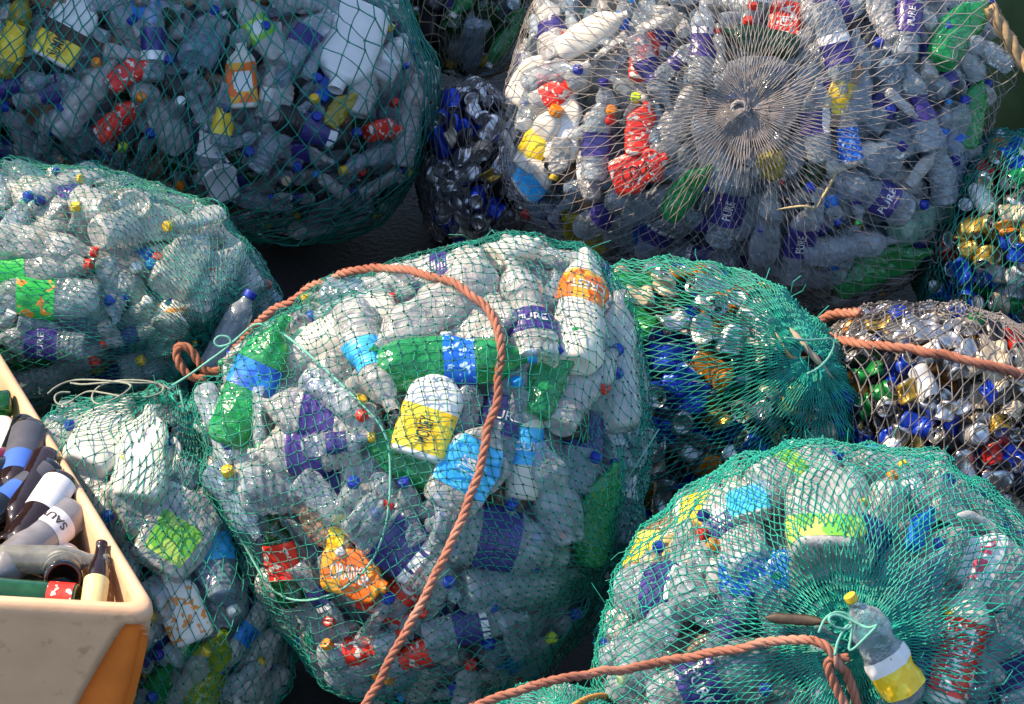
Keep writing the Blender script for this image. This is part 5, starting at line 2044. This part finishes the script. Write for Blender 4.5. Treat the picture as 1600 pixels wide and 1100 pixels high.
def tub():
    cm = cream_mat()
    om = plain('orange_tub_wall', (.88, .23, .035), .5, .15, 9, .2)
    prof = [(.030, .10), (.012, ZR - .45), (.004, ZR - .08), (.000, ZR - .03), (.001, ZR - .012), (.006, ZR - .003), (.013, ZR), (.020, ZR - .002), (.026, ZR - .010), (.029, ZR - .03), (.045, ZR - .22), (.055, .34), (.075, .31)]
    # outer wall in finer steps so that the corner pocket has a clean edge
    outer = []
    for k in range(40):
        z = .10 + (ZR - .03 - .10) * k / 40
        outer.append((.0 + .10 * ((ZR - z) / ZR) ** 1.3, z))
    prof = outer + prof[3:]
    rings, tags = [], None
    for i_, (ins, z) in enumerate(prof):
        rad = .062 if ins < .02 or i_ < 40 else .060
        dp = max(0.0, ZR - .045 - z)
        p, tags = rounded(QUAD, ins, rad, 14, 1 - (.006 + .24 * dp ** .8) / .82)
        rings.append(np.hstack([p, np.full((len(p), 1), z)]))
    n = len(tags)
    V = np.array(rings)
    cen = V.mean((0, 1))
    # the pocket: at the front outer corner (index 1), widening downward
    fm = np.zeros((len(prof) - 1, n), dtype=np.int32)
    inpk = np.zeros((len(prof), n), bool)
    for i, (ins, z) in enumerate(prof):
        if i > 40:
            break
        dep = (ZR - .045 - z)
        if dep < 0:
            continue
        fr = .01 + .30 * dep ** .8           # how far the pocket reaches along the front, in metres
        for j, (c, t) in enumerate(tags):
            if c == 1 and t < min(.66, .30 + dep * 8):
                inpk[i, j] = True
            if c == 0 and t > 1 + 40.5 / 60:
                inpk[i, j] = True
    for i in range(len(prof)):
        for j in range(n):
            if inpk[i, j]:
                d = cen[:2] - V[i, j, :2]
                V[i, j, :2] += d / np.linalg.norm(d) * .022
    for i in range(len(prof) - 1):
        for j in range(n):
            if inpk[i, j] or inpk[i + 1, j] or inpk[i, (j + 1) % n] or inpk[i + 1, (j + 1) % n]:
                fm[i, j] = 1 if (int(inpk[i, j]) + int(inpk[i + 1, j]) + int(inpk[i, (j + 1) % n]) + int(inpk[i + 1, (j + 1) % n])) >= 2 else 0
    i = np.arange(len(prof) - 1)[:, None] * n
    k = np.arange(n)[None]
    q = np.stack([i + k, i + (k + 1) % n, i + n + (k + 1) % n, i + n + k], 2).reshape(-1, 4)
    Vf = V.reshape(-1, 3)
    c1 = V[-1].mean(0)
    Vf = np.vstack([Vf, c1[None]])
    b0 = (len(prof) - 1) * n
    kk = np.arange(n)
    t = np.stack([b0 + kk, b0 + (kk + 1) % n, np.full(n, len(Vf) - 1)], 1)
    me = mesh_np('tub', Vf, [q, t], [cm, om], [fm.reshape(-1), 0])
    o = place_mesh(link('tub', me))
    tag(o, 'weathered cream plastic tub with an orange corner pocket, full of glass bottles', 'tub')
    # feet, so that it stands on the quay
    for p in rounded(QUAD, .20, .05, 4)[0][::65]:
        a = np.linspace(0, 2 * math.pi, 5)[:-1] + .4
        b = np.array([[p[0] + .07 * math.cos(t2), p[1] + .07 * math.sin(t2), z] for z in (0, .13) for t2 in a])
        f = np.array([[0, 1, 5, 4], [1, 2, 6, 5], [2, 3, 7, 6], [3, 0, 4, 7], [4, 5, 6, 7]])
        c = link('foot', mesh_np('foot', b, [f], [cm], smooth=False), o)
        c.matrix_parent_inverse = Matrix.Translation(-o.location)


tub()


def glass(name, col, tint, op, rough=.08):
    m = film(name, col, tint, op, rough)
    for nd in m.node_tree.nodes:
        if nd.type == 'BUMP':
            nd.inputs['Strength'].default_value = .08
    return m


GL = {
    'green': glass('green_glass', (.01, .16, .03), (.10, .55, .15), (.55, .9)),
    'brown': glass('brown_glass', (.045, .018, .008), (.30, .12, .05), (.7, .95)),
    'dark': glass('dark_wine_glass', (.012, .012, .010), (.10, .09, .05), (.85, .98)),
    'clear': glass('clear_glass', (.52, .52, .46), (.80, .83, .76), (.34, .95)),
    'frost': glass('frosted_glass', (.46, .44, .46), (.7, .7, .72), (.75, .95), .35),
    'pink': glass('pink_glass', (.45, .03, .10), (.8, .3, .4), (.6, .9)),
}
GT = {
    'wine': dict(L=.300, prof=[(.030, 0), (.018, .018), (.004, .030), (0, .035), (.006, .038), (.19, .038), (.215, .032), (.235, .018), (.25, .0145), (.285, .014), (.287, .0162), (.296, .0162), (.300, .0145), (.300, .0105), (.27, .010)]),
    'beer': dict(L=.235, prof=[(.010, 0), (.006, .018), (0, .026), (.006, .0305), (.135, .0305), (.16, .026), (.19, .0155), (.222, .0132), (.224, .0150), (.233, .0150), (.235, .013), (.235, .0095), (.21, .009)]),
    'spirit': dict(L=.280, prof=[(.008, 0), (.004, .024), (0, .036), (.006, .041), (.19, .041), (.215, .034), (.23, .017), (.265, .0145), (.268, .0170), (.278, .0170), (.280, .015), (.280, .010), (.25, .010)]),
}
GMESH = {}


def lathe(prof, n=36):
    th = np.arange(n) * 2 * math.pi / n
    V = np.array([[(r * math.cos(a), r * math.sin(a), z) for a in th] for z, r in prof]).reshape(-1, 3)
    i = np.arange(len(prof) - 1)[:, None] * n
    k = np.arange(n)[None]
    return V, np.stack([i + k, i + (k + 1) % n, i + n + (k + 1) % n, i + n + k], 2).reshape(-1, 4)


def dense(prof):
    out = []
    for (z0, r0), (z1, r1) in zip(prof[:-1], prof[1:]):
        m = max(1, int(math.hypot(z1 - z0, r1 - r0) / .012))
        out += [(z0 + (z1 - z0) * j / m, r0 + (r1 - r0) * j / m) for j in range(m)]
    return out + [prof[-1]]


def gbottle(px, py, z, key, ang, el=0, mat='green', label=None, lz=(.28, .58), span=200, text=None, ink='d', band=None, foil=None, roll=0, name=None, sc=1.0, low=False):
    T = GT[key]
    if key not in GMESH:
        V, q = lathe(dense(T['prof']))
        GMESH[key] = mesh_np('glass_bottle', V, [q], [GL['green']])
    o = link('glass_bottle', GMESH[key])
    obj_mat(o, GL[mat])
    R = T['prof'][5][1]
    fl = np.array([math.cos(RAD(ang)), math.sin(RAD(ang)) / math.sin(PITCH), 0])
    fl /= np.linalg.norm(fl)
    a = fl * math.cos(RAD(el)) + np.array([0, 0, 1]) * math.sin(RAD(el))
    face = -AF * .7 + np.array([0, 0, 1]) * .6
    M3 = orient(a, face) @ Matrix.Rotation(RAD(roll), 3, 'Z')
    c = Vector(Pz(px, py, z))
    # keep both ends inside the walls
    av = Vector(a) * (T['L'] * sc * .5)
    cq = Vector((*(sum(QUAD) / 4), 0))
    for it in range(60):
        bad = False
        if it and z + it * .01 < .60 and not low:
            c = Vector(Pz(px, py, z + it * .01))         # heap it a little higher rather than push it sideways
        for e in (c + av, c - av):
            for i4 in range(4):
                p0, p1 = QUAD[i4], QUAD[(i4 + 1) % 4]
                dq = (p1 - p0) / np.linalg.norm(p1 - p0)
                nq = np.array([-dq[1], dq[0]])
                if nq @ (np.array(cq[:2]) - p0) < 0:
                    nq = -nq
                dist = float(nq @ (np.array(e[:2]) - p0))
                need = .034 + max(0, ZR - e.z) * .09
                if dist < need:
                    bad = True
                    if z + (it + 1) * .01 >= .60:
                        c = c + Vector((*(nq * (need - dist + .001)), 0))
        if not bad:
            break
        if low:
            bpy.data.objects.remove(o)
            return None
    o.matrix_world = Matrix.Translation(c - M3 @ Vector((0, 0, T['L'] * sc / 2))) @ M3.to_4x4() @ Matrix.Scale(sc, 4)
    if label:
        n, m = 22, 10
        th = np.radians(np.linspace(-span / 2, span / 2, n + 1))
        zz = np.linspace(lz[0] * T['L'], lz[1] * T['L'], m + 1)
        pz, pr = [p[0] for p in T['prof'][3:11]], [p[1] for p in T['prof'][3:11]]
        V = np.array([[((np.interp(z2, pz, pr) + .0007) * math.cos(t), (np.interp(z2, pz, pr) + .0007) * math.sin(t), z2) for t in th] for z2 in zz]).reshape(-1, 3)
        i = np.arange(m)[:, None] * (n + 1)
        k = np.arange(n)[None]
        q = np.stack([i + k, i + k + 1, i + n + 2 + k, i + n + 1 + k], 2).reshape(-1, 4)
        mi = np.zeros(len(q), dtype=np.int32)
        row = np.repeat(np.arange(m), n)
        if band == 'top':
            mi[row > m - 5] = 2
        if band == 'lines':
            mi[(row % 3 == 1) & (row < 6)] = 1
        ik = {'w': WHITE_INK, 'd': DARK_INK}[ink]
        pv, pf, pm = [V], [q], [mi]
        if text:
            tv, tf = text_flat(text)
            tv = tv - (tv.min(0) + tv.max(0)) / 2
            s = min((lz[1] - lz[0]) * T['L'] * .4 / np.ptp(tv[:, 1]), R * 1.6 / np.ptp(tv[:, 0]))
            th2, z3 = tv[:, 0] * s / R, (lz[0] + lz[1]) / 2 * T['L'] + tv[:, 1] * s
            pv.append(np.stack([(R + .0016) * np.cos(th2), (R + .0016) * np.sin(th2), z3], 1))
            pf.append(tf + len(V))
            pm.append(np.ones(len(tf), dtype=np.int32))
        lm = {'cream': plain('cream_paper_label', (.62, .60, .52), .6, .08), 'white': plain('white_paper_label', (.72, .72, .74), .6, .08), 'slate': plain('slate_paper_label', (.07, .075, .10), .5, .2),
              'red': LABM['red'], 'pale': plain('pale_yellow_paper_label', (.62, .58, .28), .6, .1), 'blue': plain('blue_paper_label', (.05, .14, .55), .5, .1)}
        link('label', mesh_np('label', np.vstack(pv), pf, [lm[label], ik, lm['blue']], pm), o)
    if foil:
        V, q = lathe([(.232, .0195), (.25, .0152), (.285, .0147), (.287, .0168), (.301, .0168), (.302, .012), (.302, 0)] if key == 'wine' else [(.222, .0142), (.224, .0162), (.236, .0162), (.237, .012), (.237, 0)] if key == 'beer' else [(.255, .0155), (.256, .0180), (.281, .0180), (.282, .014), (.282, 0)])
        link('cap', mesh_np('cap', V, [q], [CAPM[foil]]), o)
    tag(o, name, 'glass bottle', 'glass bottles in the cream tub')
    return o


ZB = .50
gbottle(-50, 636, .575, 'beer', 183, -4, 'green', name='green glass bottle with its round base against the tub wall, topmost in the tub', roll=180)
gbottle(4, 684, .56, 'wine', 128, 6, 'green', 'white', (.16, .60), 220, name='green glass bottle with a big white label in the tub')
gbottle(50, 730, .545, 'spirit', 262, -6, 'brown', 'slate', (.06, .64), 220, None, 'w', 'top', name='upright brown glass bottle with a slate and blue label by the tub wall')
gbottle(54, 784, .55, 'wine', 214, -4, 'dark', 'slate', (.06, .50), 220, None, 'w', 'top', name='dark glass bottle with slate and blue label, lying aslant in the tub', sc=1.05)
gbottle(0, 724, .55, 'beer', 20, 5, 'pink', name='pink glass bottle among dark ones in the tub')
gbottle(-16, 752, .56, 'wine', 28, 2, 'dark', None, foil='red', name='dark glass bottle with a red neck foil in the tub')
gbottle(-30, 778, .57, 'wine', 2, 3, 'dark', None, foil='black', name='dark glass bottle with a black neck foil in the tub')
gbottle(36, 864, .535, 'wine', 218, -3, 'frost', 'white', (.14, .30), 200, 'SAUV', 'd', None, name='frosted grey glass bottle with a small white label, lying aslant in the tub', sc=1.12)
gbottle(98, 880, .53, 'wine', 104, -20, 'dark', 'white', (.20, .56), 150, None, 'd', 'lines', name='dark wine bottle with a white label, its round base facing outward', sc=1.08)
gbottle(136, 864, .575, 'beer', -6, 6, 'clear', name='clear glass bottle whose open neck points to the tub wall', sc=1.0)
gbottle(150, 918, .46, 'beer', 84, 20, 'brown', 'pale', (.12, .50), 180, name='small brown glass bottle with a pale yellow label in the tub corner', sc=.85)
gbottle(10, 932, .56, 'wine', 176, 0, 'green', 'red', (.02, .20), 200, name='green glass bottle with a red and white label along the front rim')
gbottle(70, 938, .52, 'wine', 152, 0, 'dark', 'white', (.10, .22), 200, name='dark glass bottle with a narrow white band beside the front rim')
gbottle(88, 812, .50, 'spirit', 232, -10, 'brown', 'white', (.06, .40), 140, name='brown glass bottle with a white label beneath the slate labelled one')
gbottle(64, 706, .50, 'beer', 250, -10, 'dark', name='dark small glass bottle deep beside the tub wall')
gbottle(10, 820, .50, 'wine', 40, 0, 'dark', 'white', (.3, .6), 160, name='dark glass bottle with a white label above the frosted one')
gbottle(88, 772, .485, 'wine', 247, -5, 'brown', name='brown glass bottle deep under the aslant dark bottle')
gi = 0
low = [(10, 745), (40, 790), (0, 790), (85, 850), (40, 830), (120, 900), (60, 905), (0, 880), (140, 915), (30, 950), (110, 945), (150, 945), (-40, 730), (-50, 850), (-60, 920), (-40, 690), (-50, 660), (-110, 700), (-130, 780), (-120, 860), (-140, 920), (-190, 740), (-210, 830), (-200, 900), (-260, 780), (-270, 870), (-330, 840), (-330, 900), (-160, 820), (-90, 760)]
for x, y in low:
    for zz in (.44, .37):
        o = gbottle(x + rng.uniform(-10, 10), y + rng.uniform(-8, 8), zz, ('wine', 'beer')[gi % 2], rng.uniform(0, 360), rng.uniform(-12, 12), ('dark', 'brown', 'dark', 'green')[gi % 4],
                    name='glass bottle in the dark lower layers of the tub, under the others', low=True)
        gi += 1

for root, kids in PROTO.values():
    for o in list(kids.values()) + [root]:
        bpy.data.objects.remove(o)
